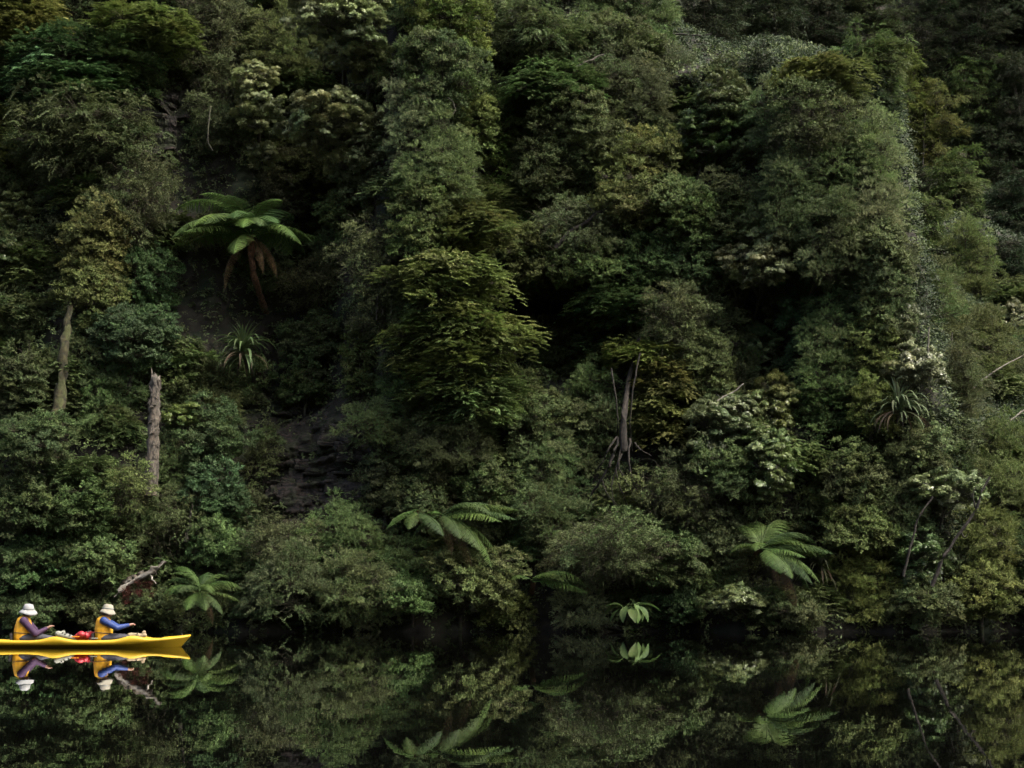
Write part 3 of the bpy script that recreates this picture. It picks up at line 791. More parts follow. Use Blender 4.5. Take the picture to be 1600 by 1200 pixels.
ground_cover('dry_undergrowth', 'brown dead leaves and fern litter clinging to the steep bank', 9000, 'brown', 0.1, 30, -26, 26, 0.13, 9, 0.8)


# ------------------------------------------------------------------ ferns
def frond_mesh(name, e0, droop, dead=False, npin=38, width=0.21):
    """a unit-length frond growing along +X: rachis and toothed pinnae"""
    n = 24
    s_ = np.linspace(0, 1, n)
    ang = math.radians(e0) - math.radians(droop) * s_ ** 1.25
    P_ = np.zeros((n, 3))
    P_[1:, 0] = np.cumsum(np.cos(ang[1:]) / (n - 1)); P_[1:, 2] = np.cumsum(np.sin(ang[1:]) / (n - 1))
    V, Q = tubes([(P_, np.linspace(0.011, 0.003, n))], 4)
    lf = np.full(len(V), -1.0 if dead else 0.35)
    VV, QQ, LL, n0 = [V], [Q], [lf], len(V)
    tp = np.linspace(0.13, 0.985, npin)
    for sgn in (-1, 1):
        for q in tp:
            p0 = np.array([np.interp(q, s_, P_[:, k]) for k in range(3)])
            a = np.interp(q, s_, ang)
            fwd = np.array([math.cos(a), 0, math.sin(a)]); up = np.array([-math.sin(a), 0, math.cos(a)])
            ln = width * (math.sin(math.pi * min(1, q * 0.9 + 0.12)) ** 0.75) * R.uniform(0.92, 1.06) * (0.7 if dead else 1)
            ax = unit(np.array([0, sgn, 0]) + fwd * 0.42 + up * (-0.25 if not dead else -0.7) + R.normal(0, 0.05, 3))
            k = 7
            t_ = np.arange(k) / k
            base = p0[None] + ax[None] * (t_ * ln)[:, None] - up[None] * (0.22 * ln * t_ ** 2)[:, None]
            w_ = 0.021 * (1.1 - t_ ** 1.6)
            nr = np.repeat(up[None], k, 0) + R.normal(0, 0.12, (k, 3))
            v_, q_ = leaves(base, np.repeat(ax[None], k, 0) - up[None] * 0.3 * t_[:, None], nr, ln / k * 1.75, w_ * (0.6 if dead else 1), 0.05)
            VV.append(v_); QQ.append(q_ + n0); n0 += len(v_)
            LL.append(np.full(len(v_), R.uniform(0.3, 0.8)))
    return mesh_np(name, np.concatenate(VV), np.concatenate(QQ), leaf=np.concatenate(LL), mats=(M_FERN,))
M_FERN = leaf_mat('fern_leaf', 0.6, 0.15, 0.3)
FR = dict(up=frond_mesh('frond_upright', 72, 105), arch=frond_mesh('frond_arching', 38, 95), flat=frond_mesh('frond_spreading', 14, 42), low=frond_mesh('frond_drooping', -8, 60), dead=frond_mesh('frond_dead', -30, 62, True))
C_FERN, C_FERN2, C_DEADF = (0.048, 0.080, 0.020), (0.030, 0.054, 0.016), (0.06, 0.04, 0.018)

def fern(name, label, px, py, fronds, out=1.0, trunk=None, trunk_r=0.17, k=1.0, tone=1.0):
    """fronds: (azimuth in degrees, 0 = downstream along the bank and 90 = into it, kind, length in metres)"""
    h = hit(px, py)
    c = at_dist(px, py, h.y - out)
    if trunk is not None:
        zb = c.z - trunk
        base = Vector((c.x + 0.06, float(yt(c.x, zb)) + 0.2, zb))
    else:
        zb = c.z - 0.25
        base = Vector((c.x, float(yt(c.x, zb)) + 0.1, zb))
    root = empty(name, base, label, 'fern')
    apex = c - base
    if trunk is not None:
        pth = np.array([np.array((0, 0, -0.3)), np.array((apex.x * 0.55, apex.y * 0.75, apex.z * 0.28)), np.array((apex.x * 0.9, apex.y * 0.95, apex.z * 0.6)), np.array(apex)])
        tt = np.linspace(0, 3, 26)
        pp = np.stack([np.interp(tt, range(4), pth[:, k]) for k in range(3)], -1)
        pp += R.normal(0, 0.012, pp.shape)
        V, Q = tubes([(pp, trunk_r * np.interp(tt, [0, 2, 3], [1.0, 0.9, 1.15]) * R.uniform(0.88, 1.12, 26))], 11)
        V = V + R.normal(0, 0.014, V.shape)
        link('trunk', mesh_np('fern_trunk', V, Q, mats=(M_FERNTRUNK,)), root)
    else:
        V, Q = tubes([(wobble((0, 0.2, -0.2), apex, 7, 0.03), np.linspace(0.11, 0.08, 7))], 8)
        link('stem', mesh_np('fern_stem', V + R.normal(0, 0.01, V.shape), Q, mats=(M_FERNTRUNK,)), root)
    for az, kind, ln in fronds:
        ln = ln * k
        col = C_DEADF if kind == 'dead' else (C_FERN if R.random() < 0.6 else C_FERN2)
        link('dead_frond' if kind == 'dead' else 'frond', FR[kind], root, apex + Vector((0, 0, R.uniform(-0.04, 0.05))), (R.normal(0, 0.12), R.normal(0, 0.08), math.radians(az)), (ln, ln * R.uniform(0.95, 1.15), ln), jitter(tuple(tone * c_ for c_ in col), 0.15))
    return root

fern('tree_fern', 'large tree fern with a brown fibrous trunk leaning out of the dark gully', 392, 368,
     [(175, 'arch', 2.7), (160, 'flat', 2.6), (195, 'arch', 2.5), (208, 'arch', 2.7), (222, 'flat', 2.3), (238, 'arch', 2.2), (255, 'low', 1.9), (272, 'arch', 1.9), (290, 'arch', 1.8), (308, 'arch', 1.8),
      (328, 'arch', 2.0), (345, 'arch', 1.9), (0, 'arch', 2.1), (15, 'flat', 2.2), (35, 'arch', 2.1), (60, 'arch', 2.2), (90, 'arch', 2.3), (120, 'arch', 2.3), (145, 'arch', 2.5), (172, 'up', 3.0), (140, 'up', 2.6), (60, 'up', 2.4), (250, 'up', 1.9), (215, 'up', 2.2), (320, 'up', 1.9), (265, 'arch', 2.2), (230, 'arch', 2.4),
      (195, 'dead', 2.0), (325, 'dead', 1.5), (352, 'dead', 1.7), (20, 'dead', 1.4)], out=3.2, trunk=2.2, trunk_r=0.14, k=1.38, tone=1.5)
fern('ground_fern', 'long-fronded green fern spreading from the cliff above the olive mounded bush', 690, 806,
     [(2, 'flat', 2.9), (14, 'arch', 2.9), (-9, 'flat', 2.8), (-16, 'low', 2.9), (-30, 'flat', 2.6), (-42, 'low', 2.4), (-62, 'low', 1.9), (40, 'arch', 2.0), (120, 'arch', 1.6), (-24, 'arch', 2.3), (-36, 'dead', 2.4), (6, 'low', 2.6), (-20, 'flat', 2.2), (-52, 'dead', 1.8), (25, 'flat', 2.4), (-4, 'arch', 2.0), (170, 'low', 1.4)], out=2.7)
fern('ground_fern', 'small fern with two short drooping fronds on the cliff left of the long-fronded fern', 650, 800,
     [(215, 'low', 1.5), (312, 'low', 1.9), (260, 'low', 1.3), (100, 'arch', 1.2)], out=2.6)
fern('ground_fern', 'big bright fern fanning out over the black water hollow under the bluff', 1190, 858,
     [(60, 'up', 2.7), (35, 'arch', 2.9), (20, 'flat', 2.8), (5, 'flat', 2.7), (-8, 'flat', 2.6), (-20, 'low', 2.5), (-35, 'low', 2.4), (-70, 'low', 1.6), (-110, 'arch', 1.5), (190, 'arch', 1.4), (95, 'up', 2.2), (15, 'arch', 2.5), (-30, 'flat', 1.7), (-40, 'dead', 2.8), (45, 'up', 2.5), (28, 'flat', 2.6), (12, 'low', 2.5), (-14, 'arch', 2.2), (-55, 'low', 2.0), (-62, 'dead', 1.8), (75, 'arch', 2.2), (120, 'up', 1.9), (150, 'arch', 1.6)], out=3.2)
fern('ground_fern', 'low fern with two level fronds reaching over the dark inlet', 832, 908,
     [(6, 'flat', 2.2), (-10, 'flat', 2.1), (-30, 'arch', 1.5), (60, 'arch', 1.4), (160, 'arch', 1.2), (-4, 'arch', 2.2)], out=3.4)
fern('ground_fern', 'bright curling yellow-green fern on the bank beyond the kayak bow', 312, 925,
     [(150, 'up', 1.9), (170, 'up', 1.6), (200, 'up', 1.4), (80, 'up', 1.5), (40, 'up', 1.5), (-60, 'arch', 1.5), (-120, 'arch', 1.3), (10, 'arch', 1.8), (120, 'arch', 1.6), (60, 'arch', 1.7), (20, 'arch', 1.9), (0, 'flat', 1.6), (-30, 'low', 1.5), (-70, 'low', 1.3), (-100, 'low', 1.3), (-140, 'arch', 1.4), (190, 'arch', 1.5), (-10, 'dead', 1.4), (-50, 'dead', 1.3)], out=2.8)
fern('ground_fern', 'withered brown fern on the cliff face above the small two-frond fern', 660, 752, [(200, 'dead', 1.2), (330, 'dead', 1.5), (20, 'arch', 1.3), (280, 'dead', 1.4), (120, 'arch', 1.0)], out=0.9)
# ------------------------------------------------------------------ strappy rosettes and a broad-leaved one
def strap_mesh(name, e0, droop, w_):
    n = 11
    s_ = np.linspace(0, 1, n)
    ang = math.radians(e0) - math.radians(droop) * s_ ** 1.4
    x = np.concatenate([[0], np.cumsum(np.cos(ang[1:]) / (n - 1))]); z = np.concatenate([[0], np.cumsum(np.sin(ang[1:]) / (n - 1))])
    ww = w_ * np.interp(s_, [0, 0.25, 0.7, 1], [0.8, 1.0, 0.7, 0.06])
    up = np.stack([-np.sin(ang), 0 * ang, np.cos(ang)], -1)
    C_ = np.stack([x, 0 * x, z], -1)
    A = C_ + up * (ww * 0.45)[:, None]; A[:, 1] -= ww
    B = C_ + up * (ww * 0.45)[:, None]; B[:, 1] += ww
    V = np.concatenate([A, C_, B])
    i = np.arange(n - 1)
    Q = np.concatenate([np.stack([i, i + 1, i + 1 + n, i + n], -1), np.stack([i + n, i + n + 1, i + 1 + 2 * n, i + 2 * n], -1)])
    return mesh_np(name, V, Q, leaf=np.full(len(V), 0.5), mats=(M_LEAF,))
ST = [strap_mesh('strap_leaf', 84, 40, 0.036), strap_mesh('strap_leaf_arching', 66, 118, 0.036), strap_mesh('strap_leaf_drooping', 40, 118, 0.036), strap_mesh('strap_leaf_hanging', 8, 84, 0.032)]
def rosette(label, px, py, ln, n, col, dead, out, stem):
    h = hit(px, py)
    c = at_dist(px, py, h.y - out)
    zb = c.z - stem
    base = Vector((c.x, float(yt(c.x, zb)) + 0.15, zb))
    root = empty('strappy_rosette', base, label, 'plant')
    ap = c - base
    V, Q = tubes([(wobble((0, 0.2, -0.2), ap, 8, 0.05), np.linspace(0.09, 0.07, 8))], 8)
    link('stem', mesh_np('rosette_stem', V, Q, mats=(M_BARK,)), root)
    for i in range(n):
        k = int(R.choice([0, 1, 1, 2, 2, 3, 3]))
        d_ = k == 3 and R.random() < dead
        l = ln * R.uniform(0.75, 1.12) * (0.8 if k == 0 else 1)
        link('dead_leaf' if d_ else 'leaf', ST[k], root, ap + Vector((0, 0, R.uniform(-0.12, 0.1) - (0.15 if k == 3 else 0))), (R.normal(0, 0.08), R.normal(0, 0.14), math.radians(i * 137.5)), (l, l * 1.1, l), jitter((0.055, 0.04, 0.026) if d_ else col, 0.22))
rosette('pale grey-green strappy rosette with a brown skirt of dead leaves on the bluff edge', 1405, 640, 1.5, 92, (0.062, 0.084, 0.04), 0.5, 2.2, 1.4)
rosette('green strappy rosette drooping in the shaded gully above the cliff', 380, 548, 1.55, 92, (0.045, 0.070, 0.026), 0.4, 3.0, 1.2)
rosette('dull narrow-leaved strappy clump hanging beside the big bright fern', 1282, 885, 1.3, 44, (0.075, 0.085, 0.04), 0.6, 1.6, 0.7)

def broad_leaf():
    n = 8
    s_ = np.linspace(0, 1, n)
    ww = 0.24 * np.sin(np.pi * np.clip(s_, 0.02, 0.985)) ** 0.75
    x = s_; z = 0.30 * s_ - 0.55 * s_ ** 2
    A = np.stack([x, -ww, z + ww * 0.35], -1); C_ = np.stack([x, 0 * x, z], -1); B = np.stack([x, ww, z + ww * 0.35], -1)
    V = np.concatenate([A, C_, B]); i = np.arange(n - 1)
    Q = np.concatenate([np.stack([i, i + 1, i + 1 + n, i + n], -1), np.stack([i + n, i + n + 1, i + 1 + 2 * n, i + 2 * n], -1)])
    st, sq = tubes([(np.array([[-0.35, 0, -0.12], [0, 0, 0]]), np.array([0.02, 0.015]))], 4)
    return mesh_np('broad_leaf', np.concatenate([V, st]), np.concatenate([Q, sq + len(V)]), leaf=np.full(len(V) + len(st), 0.6), mats=(M_FERN,), smooth=True)
BL = broad_leaf()
h = hit(985, 965); c = at_dist(985, 952, h.y - 2.5)
base = Vector((c.x, float(yt(c.x, 0.3)) + 0.1, 0.3))
root = empty('broad_leaved_plant', base, 'broad-leaved bright green rosette overhanging the waterline', 'plant')
ap = c - base
V, Q = tubes([(wobble((0, 0.1, -0.1), ap, 6, 0.03), np.linspace(0.06, 0.05, 6))], 7)
link('stem', mesh_np('plant_stem', V, Q, mats=(M_BARK,)), root)
for az, tl, l in [(155, 0.1, 0.75), (200, 0.5, 0.7), (235, 0.9, 0.62), (275, 0.5, 0.72), (300, 1.0, 0.7), (330, 0.7, 0.68), (5, 0.0, 0.85), (30, 0.2, 0.75), (95, -0.2, 0.7), (180, -0.3, 0.6), (350, 1.1, 0.6)]:
    a = math.radians(az)
    link('leaf', BL, root, ap + Vector((math.cos(a) * 0.25, math.sin(a) * 0.25, R.uniform(0, 0.2))), (R.normal(0, 0.2), tl, a), (l, l, l), jitter((0.04, 0.068, 0.02), 0.3))

# ------------------------------------------------------------------ dead wood
def px_path(pts, off, y0=None):
    """pixels to points at the distance of the hillside there, less off metres"""
    if y0 is None:
        y0 = [hit(a, b).y for a, b in pts]
    elif not hasattr(y0, '__len__'):
        y0 = [y0] * len(pts)
    return np.array([np.array(at_dist(a, b, y - off)) for (a, b), y in zip(pts, y0)])
def resample(Pp, n):
    d_ = np.concatenate([[0], np.cumsum(np.linalg.norm(np.diff(Pp, axis=0), axis=1))])
    t_ = np.linspace(0, d_[-1], n)
    return np.stack([np.interp(t_, d_, Pp[:, k]) for k in range(3)], -1)
def wood(name, label, cat, pts, r0, r1, off, mat, twig=(), rough=0.08, n=16, y0=None, sides=9, part='stem'):
    W = resample(px_path(pts, off, y0), n)
    b = W[0].copy()
    root = empty(name, b, label, cat)
    L_ = W - b
    L_ = L_ + R.normal(0, r0 * 0.25, L_.shape)
    V, Q = tubes([(L_, np.linspace(r0, r1, n) * R.uniform(1 - rough, 1 + rough, n))], sides)
    V = V + R.normal(0, r0 * rough * 0.7, V.shape)
    link(part, mesh_np(part, V, Q, mats=(mat,), smooth=True), root)
    for tp_, ra in twig:
        T_ = resample(px_path(tp_, off, y0 if y0 is None or not hasattr(y0, '__len__') else y0[0]), 8) - b
        T_ = T_ + R.normal(0, ra * 0.5, T_.shape)
        tv, tq = tubes([(T_, np.linspace(ra, ra * 0.3, 8))], 6)
        link('branch', mesh_np('branch', tv, tq, mats=(mat,), smooth=True), root)
    return root

# standing dead trunk with a splintered top and plates of loose bark
ys = hit(240, 745).y - 1.0
W = resample(px_path([(236, 775), (238, 745), (239, 690), (242, 630), (243, 588)], 0, ys), 30)
b = W[0].copy()
root = empty('dead_tree', b, 'standing dead grey trunk with a splintered top on the bank behind the paddlers', 'dead tree')
Lp = W - b + R.normal(0, 0.012, W.shape)
V, Q = tubes([(Lp, 0.205 * np.interp(np.linspace(0, 1, 30), [0, 0.5, 1], [1.25, 1.0, 0.88]) * R.uniform(0.9, 1.1, 30))], 16)
V = V + R.normal(0, 0.018, V.shape)
V[-16:, 2] += R.uniform(-0.12, 0.34, 16) * np.where(np.arange(16) % 16 < 7, 1.0, 0.2)
core = Lp[-1] - np.array([0, 0, 0.25])
V = np.concatenate([V, core[None]])
T_ = [[len(V) - 17 + k, len(V) - 17 + (k + 1) % 16, len(V) - 1] for k in range(16)]
link('trunk', mesh_np('dead_trunk', V, Q, T_, mats=(M_SNAG,)), root)
def plate_mesh():
    bm = bmesh.new(); bmesh.ops.create_cube(bm, size=1)
    for v in bm.verts:
        v.co += Vector(R.normal(0, 0.13, 3))
    bmesh.ops.subdivide_edges(bm, edges=bm.edges[:], cuts=1)
    for v in bm.verts: v.co += Vector(R.normal(0, 0.06, 3))
    me = bpy.data.meshes.new('bark_plate'); bm.to_mesh(me); bm.free(); me.materials.append(M_SNAG); return me
PL = [plate_mesh() for _ in range(3)]
for k in range(22):
    f = R.uniform(0.2, 0.97); q = Lp[int(f * 29)]; a = R.uniform(math.pi * 0.95, math.pi * 2.05)
    link('bark_plate', PL[k % 3], root, (q[0] + 0.185 * math.cos(a), q[1] + 0.185 * math.sin(a), q[2]), (R.normal(0, 0.2), R.normal(0, 0.2), a), (0.07, R.uniform(0.1, 0.2), R.uniform(0.12, 0.4)))

wood('mossy_trunk', 'mossy orange-green trunk leaning on the bank under the olive bushy crowns', 'tree trunk', [(72, 690), (84, 650), (97, 590), (102, 530), (106, 490), (122, 430)], 0.23, 0.10, 1.4, M_MOSSBARK, rough=0.14, n=20, part='trunk')
wood('fallen_log', 'bleached broken log with a jagged pale end lying on the bank above the kayak bow', 'log', [(186, 924), (205, 908), (228, 898), (246, 886), (259, 877)], 0.10, 0.06, 1.9, M_BONE, twig=[([(205, 908), (196, 912), (180, 932)], 0.05), ([(232, 896), (240, 905), (244, 912)], 0.05)], rough=0.28, n=14, part='log')
wood('fallen_log', 'decayed brown log under the bleached broken one', 'log', [(192, 912), (215, 903), (240, 893)], 0.16, 0.11, 1.5, M_SNAG, rough=0.2, part='log')
wood('wood_splinter', 'broken reddish splinter of wood beside the brown dead-leaved bush', 'dead branch', [(291, 846), (296, 820), (301, 786)], 0.09, 0.015, 1.3, M_SNAG, rough=0.06, part='splinter')
wood('bent_limb', 'black bent limb slanting over the waterside bushes right of the bluff', 'branch', [(1455, 915), (1475, 870), (1500, 832), (1525, 795), (1546, 745)], 0.07, 0.035, 2.9, M_DARKBARK, twig=[([(1500, 832), (1508, 840), (1513, 832)], 0.04), ([(1525, 795), (1520, 775), (1524, 760)], 0.03)], y0=hit(1480, 880).y, part='limb')  # single dark limb among the waterside shrubs
wood('bent_limb', 'thin black limb bending up through the pale-leaved waterside bush', 'branch', [(1412, 900), (1424, 850), (1432, 815), (1446, 792), (1458, 776)], 0.05, 0.028, 2.7, M_DARKBARK, y0=hit(1430, 860).y, part='limb')
wood('dead_branch', 'upper of two leaning bleached branches on the slope beyond the bluff', 'dead branch', [(1505, 622), (1530, 597), (1565, 573), (1608, 550)], 0.045, 0.02, 2.4, M_BONE, y0=hit(1560, 600).y, part='stick')
wood('dead_branch', 'lower of two leaning bleached branches on the slope beyond the bluff', 'dead branch', [(1545, 682), (1570, 664), (1608, 634)], 0.05, 0.025, 2.4, M_BONE, y0=hit(1575, 660).y, part='stick')
wood('tree_limb', 'long dark leaning limb under the broad olive crown', 'branch', [(868, 388), (895, 358), (930, 337), (965, 318), (1000, 298)], 0.10, 0.05, 3.0, M_DARKBARK, twig=[([(930, 337), (920, 322), (905, 316)], 0.04), ([(965, 318), (972, 306), (970, 292)], 0.03)], y0=hit(930, 340).y, part='limb')  # single limb carried under a crown
wood('tree_limb', 'forked grey limb under the wide domed tree', 'branch', [(878, 128), (890, 112), (915, 97), (945, 84)], 0.06, 0.03, 2.6, M_PALEBARK, twig=[([(890, 112), (884, 104), (872, 100)], 0.03)], y0=hit(910, 105).y, part='limb')
wood('dead_branch', 'pale dead branch curving above the pale grey-green bush', 'dead branch', [(1118, 628), (1132, 619), (1148, 612), (1162, 599)], 0.035, 0.018, 2.8, M_BONE, y0=hit(1140, 612).y, part='stick')
wood('dead_branch', 'black dead limb stretched across the dark gap at the crest', 'dead branch', [(1035, 53), (1070, 54), (1095, 56), (1113, 53)], 0.05, 0.02, 1.0, M_DARKBARK, y0=hit(1070, 60).y, part='limb')
wood('hanging_stem', 'pale bare stem hanging down the gully above the tree fern', 'dead branch', [(329, 165), (326, 195), (324, 222), (333, 236)], 0.035, 0.02, 2.6, M_BARK, y0=hit(328, 200).y, part='stem')  # loose bare stem in the gully
wood('bare_trunk', 'pale bare trunk standing in front of the tall yellow-green conifer', 'tree trunk', [(1442, 268), (1443, 235), (1444, 205), (1446, 172)], 0.06, 0.035, 2.2, M_PALEBARK, twig=[([(1442, 232), (1452, 222), (1462, 218)], 0.025), ([(1442, 262), (1450, 254), (1458, 248)], 0.025)], y0=hit(1444, 230).y, part='trunk')
for k, (pts, lab) in enumerate([([(588, 500), (590, 455), (594, 425), (600, 405)], 'upright'), ([(545, 440), (560, 430), (580, 428), (592, 434)], 'arching'), ([(610, 500), (612, 470), (604, 440), (612, 412)], 'crooked')]):
    wood('bare_stem', f'{lab} grey bare stem among the tangled stems beside the yellowish layered beech', 'dead branch', pts, 0.024, 0.010, 2.2, M_PALEBARK, y0=hit(590, 450).y)  # thin bare stem of the tangle
for k, (pts, lab) in enumerate([([(682, 255), (686, 225), (690, 200), (689, 172)], 'straight'), ([(700, 152), (708, 160), (712, 172), (706, 180)], 'short hooked'), ([(714, 262), (712, 240), (705, 225), (686, 216)], 'bowed')]):
    wood('bare_stem', f'{lab} pale stem showing among the leaves of the tall green column', 'dead branch', pts, 0.024, 0.010, 2.6, M_PALEBARK, y0=hit(695, 210).y)
for pts, lab in [([(1555, 470), (1556, 420), (1555, 385)], 'tall thin pale stem standing beyond the bluff, next to the dark far crown'), ([(1452, 575), (1450, 540), (1452, 510)], 'pale thin stem rising behind the silvery glossy sprays'), ([(1487, 575), (1486, 545), (1488, 520)], 'pale thin stem in the brown-olive feathery tree beyond the bluff'), ([(1471, 500), (1470, 460), (1468, 438)], 'grey slender stem under the olive-green conifer beyond the bluff')]:
    wood('bare_stem', lab, 'tree trunk', pts, 0.04, 0.025, 3.0, M_PALEBARK, y0=hit(*pts[1]).y)

# the tree whose roots hang free
yr = hit(975, 700).y - 2.3
root_b = at_dist(975, 690, yr)
rt = empty('rooted_tree', root_b, 'dark mossy trunk with long exposed roots straddling the eroded bank', 'tree trunk')
ob = np.array(root_b)
W = resample(px_path([(976, 705), (973, 672), (976, 640), (981, 600), (990, 560), (998, 530)], 0, [yr, yr, yr + 0.4, yr + 1.0, yr + 1.8, yr + 2.4]), 12) - ob
V, Q = tubes([(W, 0.115 * np.interp(np.linspace(0, 1, 12), [0, 0.4, 1], [1.5, 0.9, 0.6]) * R.uniform(0.9, 1.1, 12))], 12)
link('trunk', mesh_np('stump_trunk', V + R.normal(0, 0.012, V.shape), Q, mats=(M_DARKBARK,), smooth=True), rt)
for pts, r_ in [([(1000, 552), (988, 610), (984, 660), (988, 705)], 0.05), ([(955, 575), (962, 620), (966, 660), (962, 700)], 0.045), ([(966, 685), (958, 715), (940, 748), (915, 788)], 0.10), ([(964, 682), (952, 700), (938, 728), (930, 738)], 0.06), ([(984, 685), (982, 720), (986, 748), (996, 768)], 0.075),
                ([(972, 690), (962, 740), (972, 770), (985, 800)], 0.05), ([(975, 700), (965, 728), (985, 765), (1002, 800)], 0.05), ([(992, 692), (1000, 702), (1018, 712)], 0.05), ([(966, 720), (955, 760), (960, 800)], 0.04), ([(940, 750), (950, 775), (965, 790)], 0.035)]:
    W = resample(px_path(pts, 0, [yr, yr - 0.25, yr - 0.1, yr + 0.6][:len(pts)]), 14) - ob
    W = W + R.normal(0, r_ * 0.2, W.shape)
    V, Q = tubes([(W, np.linspace(r_ * 0.7, r_ * 0.3, 14) * R.uniform(0.85, 1.15, 14))], 8)
    link('exposed_root', mesh_np('exposed_root', V, Q, mats=(M_DARKBARK,), smooth=True), rt)

# ------------------------------------------------------------------ bare rock
def block_mesh(i):
    bm = bmesh.new(); bmesh.ops.create_cube(bm, size=1)
    bmesh.ops.bevel(bm, geom=bm.edges[:], offset=0.13, segments=1, affect='EDGES')
    bmesh.ops.subdivide_edges(bm, edges=bm.edges[:], cuts=1, use_grid_fill=True)
    for v in bm.verts:
        v.co += Vector(R.normal(0, 0.05, 3))
    me = bpy.data.meshes.new('rock_block'); bm.to_mesh(me); bm.free(); me.materials.append(M_ROCK); return me
RB = [block_mesh(i) for i in range(6)]
def outcrop(label, px0, px1, py0, py1, n_block):
    """a face of joined bedrock with uneven beds, and loose blocks and ledges standing out of it"""
    h = hit((px0 + px1) / 2, py1)
    root = empty('rock_outcrop', h, label, 'rock')
    nx, nz = 60, 64
    a_, b_ = hit(px0, py1), hit(px1, py0)
    X, Z = np.meshgrid(np.linspace(a_.x, b_.x, nx), np.linspace(a_.z - 0.2, b_.z + 0.2, nz))
    beds = np.cumsum(R.uniform(0.12, 0.55, 40)) + a_.z - 0.4
    Zd = Z + 0.10 * np.sin(X * 1.3 + 1) + 0.05 * np.sin(X * 3.1)
    k_ = np.searchsorted(beds, Zd)
    hang = R.normal(0, 0.16, 60)
    wk, ok = R.uniform(0.35, 1.6, 60), R.uniform(0, 5, 60)
    blk = np.floor((X + ok[k_] + 30) / wk[k_]).astype(int)
    tab = R.normal(0, 0.13, 4096)
    Y = yt(X, Z) - 0.2 - hang[k_] - tab[(blk * 37 + k_ * 101) % 4096] - 0.15 * np.sin(X * 1.1 + Z * 0.8) + R.normal(0, 0.045, X.shape)
    V = np.stack([X - h.x, Y - h.y, Z - h.z], -1).reshape(-1, 3)
    i = (np.arange(nz - 1)[:, None] * nx + np.arange(nx - 1)[None, :]).ravel()
    link('rock_face', mesh_np('rock_face', V, np.stack([i, i + 1, i + 1 + nx, i + nx], -1), mats=(M_ROCK,)), root)
    for _ in range(n_block):
        px, py = R.uniform(px0, px1), R.uniform(py0, py1)
        q = hit(px, py); w_, hh = R.uniform(0.3, 1.5), R.uniform(0.12, 0.5)
        link('rock_block', RB[int(R.integers(6))], root, Vector((q.x, q.y - 0.05 - R.uniform(0, 0.25), q.z)) - h, (R.normal(0, 0.2), R.normal(0, 0.15), R.normal(0, 0.4)), (w_, R.uniform(0.5, 0.9), hh))
    return root
outcrop('dark layered cliff of wet brown rock under the bright beech', 415, 605, 640, 815, 30)
outcrop('small brown layered rock face on the slope above the gully', 205, 285, 165, 290, 12)

# ------------------------------------------------------------------ kayak, paddlers and gear
def plain_mat(name, col, rough=0.5, spec=0.4, var=0.12, scale=9.0, bump=0.15):
    return noise_mat(name, tuple(c_ * (1 - var) for c_ in col), tuple(min(1, c_ * (1 + var)) for c_ in col), scale, rough, bump, spec=spec)
M_HULL = plain_mat('yellow_plastic', (0.36, 0.23, 0.005), 0.5, 0.5, 0.08, 3.0, 0.05)
M_SKIN = plain_mat('skin', (0.2, 0.11, 0.075), 0.55)
M_VEST = plain_mat('orange_nylon', (0.58, 0.30, 0.01), 0.65, var=0.15, scale=14)
M_PURPLE = plain_mat('purple_cloth', (0.025, 0.008, 0.03), 0.8, scale=16)
M_BLUE = plain_mat('blue_cloth', (0.003, 0.02, 0.1), 0.6, scale=16)
M_WHITE = plain_mat('white_hat_cloth', (0.2, 0.205, 0.2), 0.8)
M_BEIGE = plain_mat('beige_hat_cloth', (0.19, 0.178, 0.135), 0.8)
M_BAND = plain_mat('grey_band', (0.13, 0.14, 0.13), 0.8)
M_BLACK = plain_mat('black_plastic', (0.02, 0.02, 0.02), 0.6)
M_RED = plain_mat('red_dry_bag', (0.2, 0.008, 0.013), 0.45, var=0.3, scale=8, bump=0.6)
M_PALE = plain_mat('pale_canvas', (0.18, 0.185, 0.15), 0.85, var=0.2)
M_TROUSER = plain_mat('dark_trousers', (0.035, 0.035, 0.042), 0.85)
M_HAIR = plain_mat('brown_hair', (0.06, 0.04, 0.03), 0.7)
M_SHOE = plain_mat('tan_shoe', (0.19, 0.15, 0.09), 0.8, var=0.2)
M_ORANGE = plain_mat('orange_strap', (0.5, 0.17, 0.006), 0.6)

def lumps(name, caps, voxel, mat, smooth_it=4):
    """one continuous surface over a set of tapered capsules (p0, r0, p1, r1)"""
    bm = bmesh.new()
    for p0, r0, p1, r1 in caps:
        b2 = bmesh.new()
        for p_, r_ in ((p0, r0), (p1, r1)):
            bmesh.ops.create_icosphere(b2, subdivisions=2, radius=r_, matrix=Matrix.Translation(p_))
        g_ = bmesh.ops.convex_hull(b2, input=b2.verts[:])
        bmesh.ops.delete(b2, geom=list({e for e in g_['geom_interior'] + g_['geom_unused'] if isinstance(e, bmesh.types.BMVert)}), context='VERTS')
        tmp = bpy.data.meshes.new('tmp'); b2.to_mesh(tmp); b2.free()
        bm.from_mesh(tmp); bpy.data.meshes.remove(tmp)
    src = bpy.data.meshes.new(name + '_src'); bm.to_mesh(src); bm.free()
    o = bpy.data.objects.new('tmp', src); COL.objects.link(o)
    m1 = o.modifiers.new('r', 'REMESH'); m1.mode = 'VOXEL'; m1.voxel_size = voxel
    m2 = o.modifiers.new('s', 'SMOOTH'); m2.iterations = smooth_it; m2.factor = 0.5
    dg = bpy.context.evaluated_depsgraph_get()
    me = bpy.data.meshes.new_from_object(o.evaluated_get(dg)); me.name = name
    bpy.data.objects.remove(o); bpy.data.meshes.remove(src)
    me.materials.clear(); me.materials.append(mat)
    me.polygons.foreach_set('use_smooth', np.ones(len(me.polygons), bool))
    return me

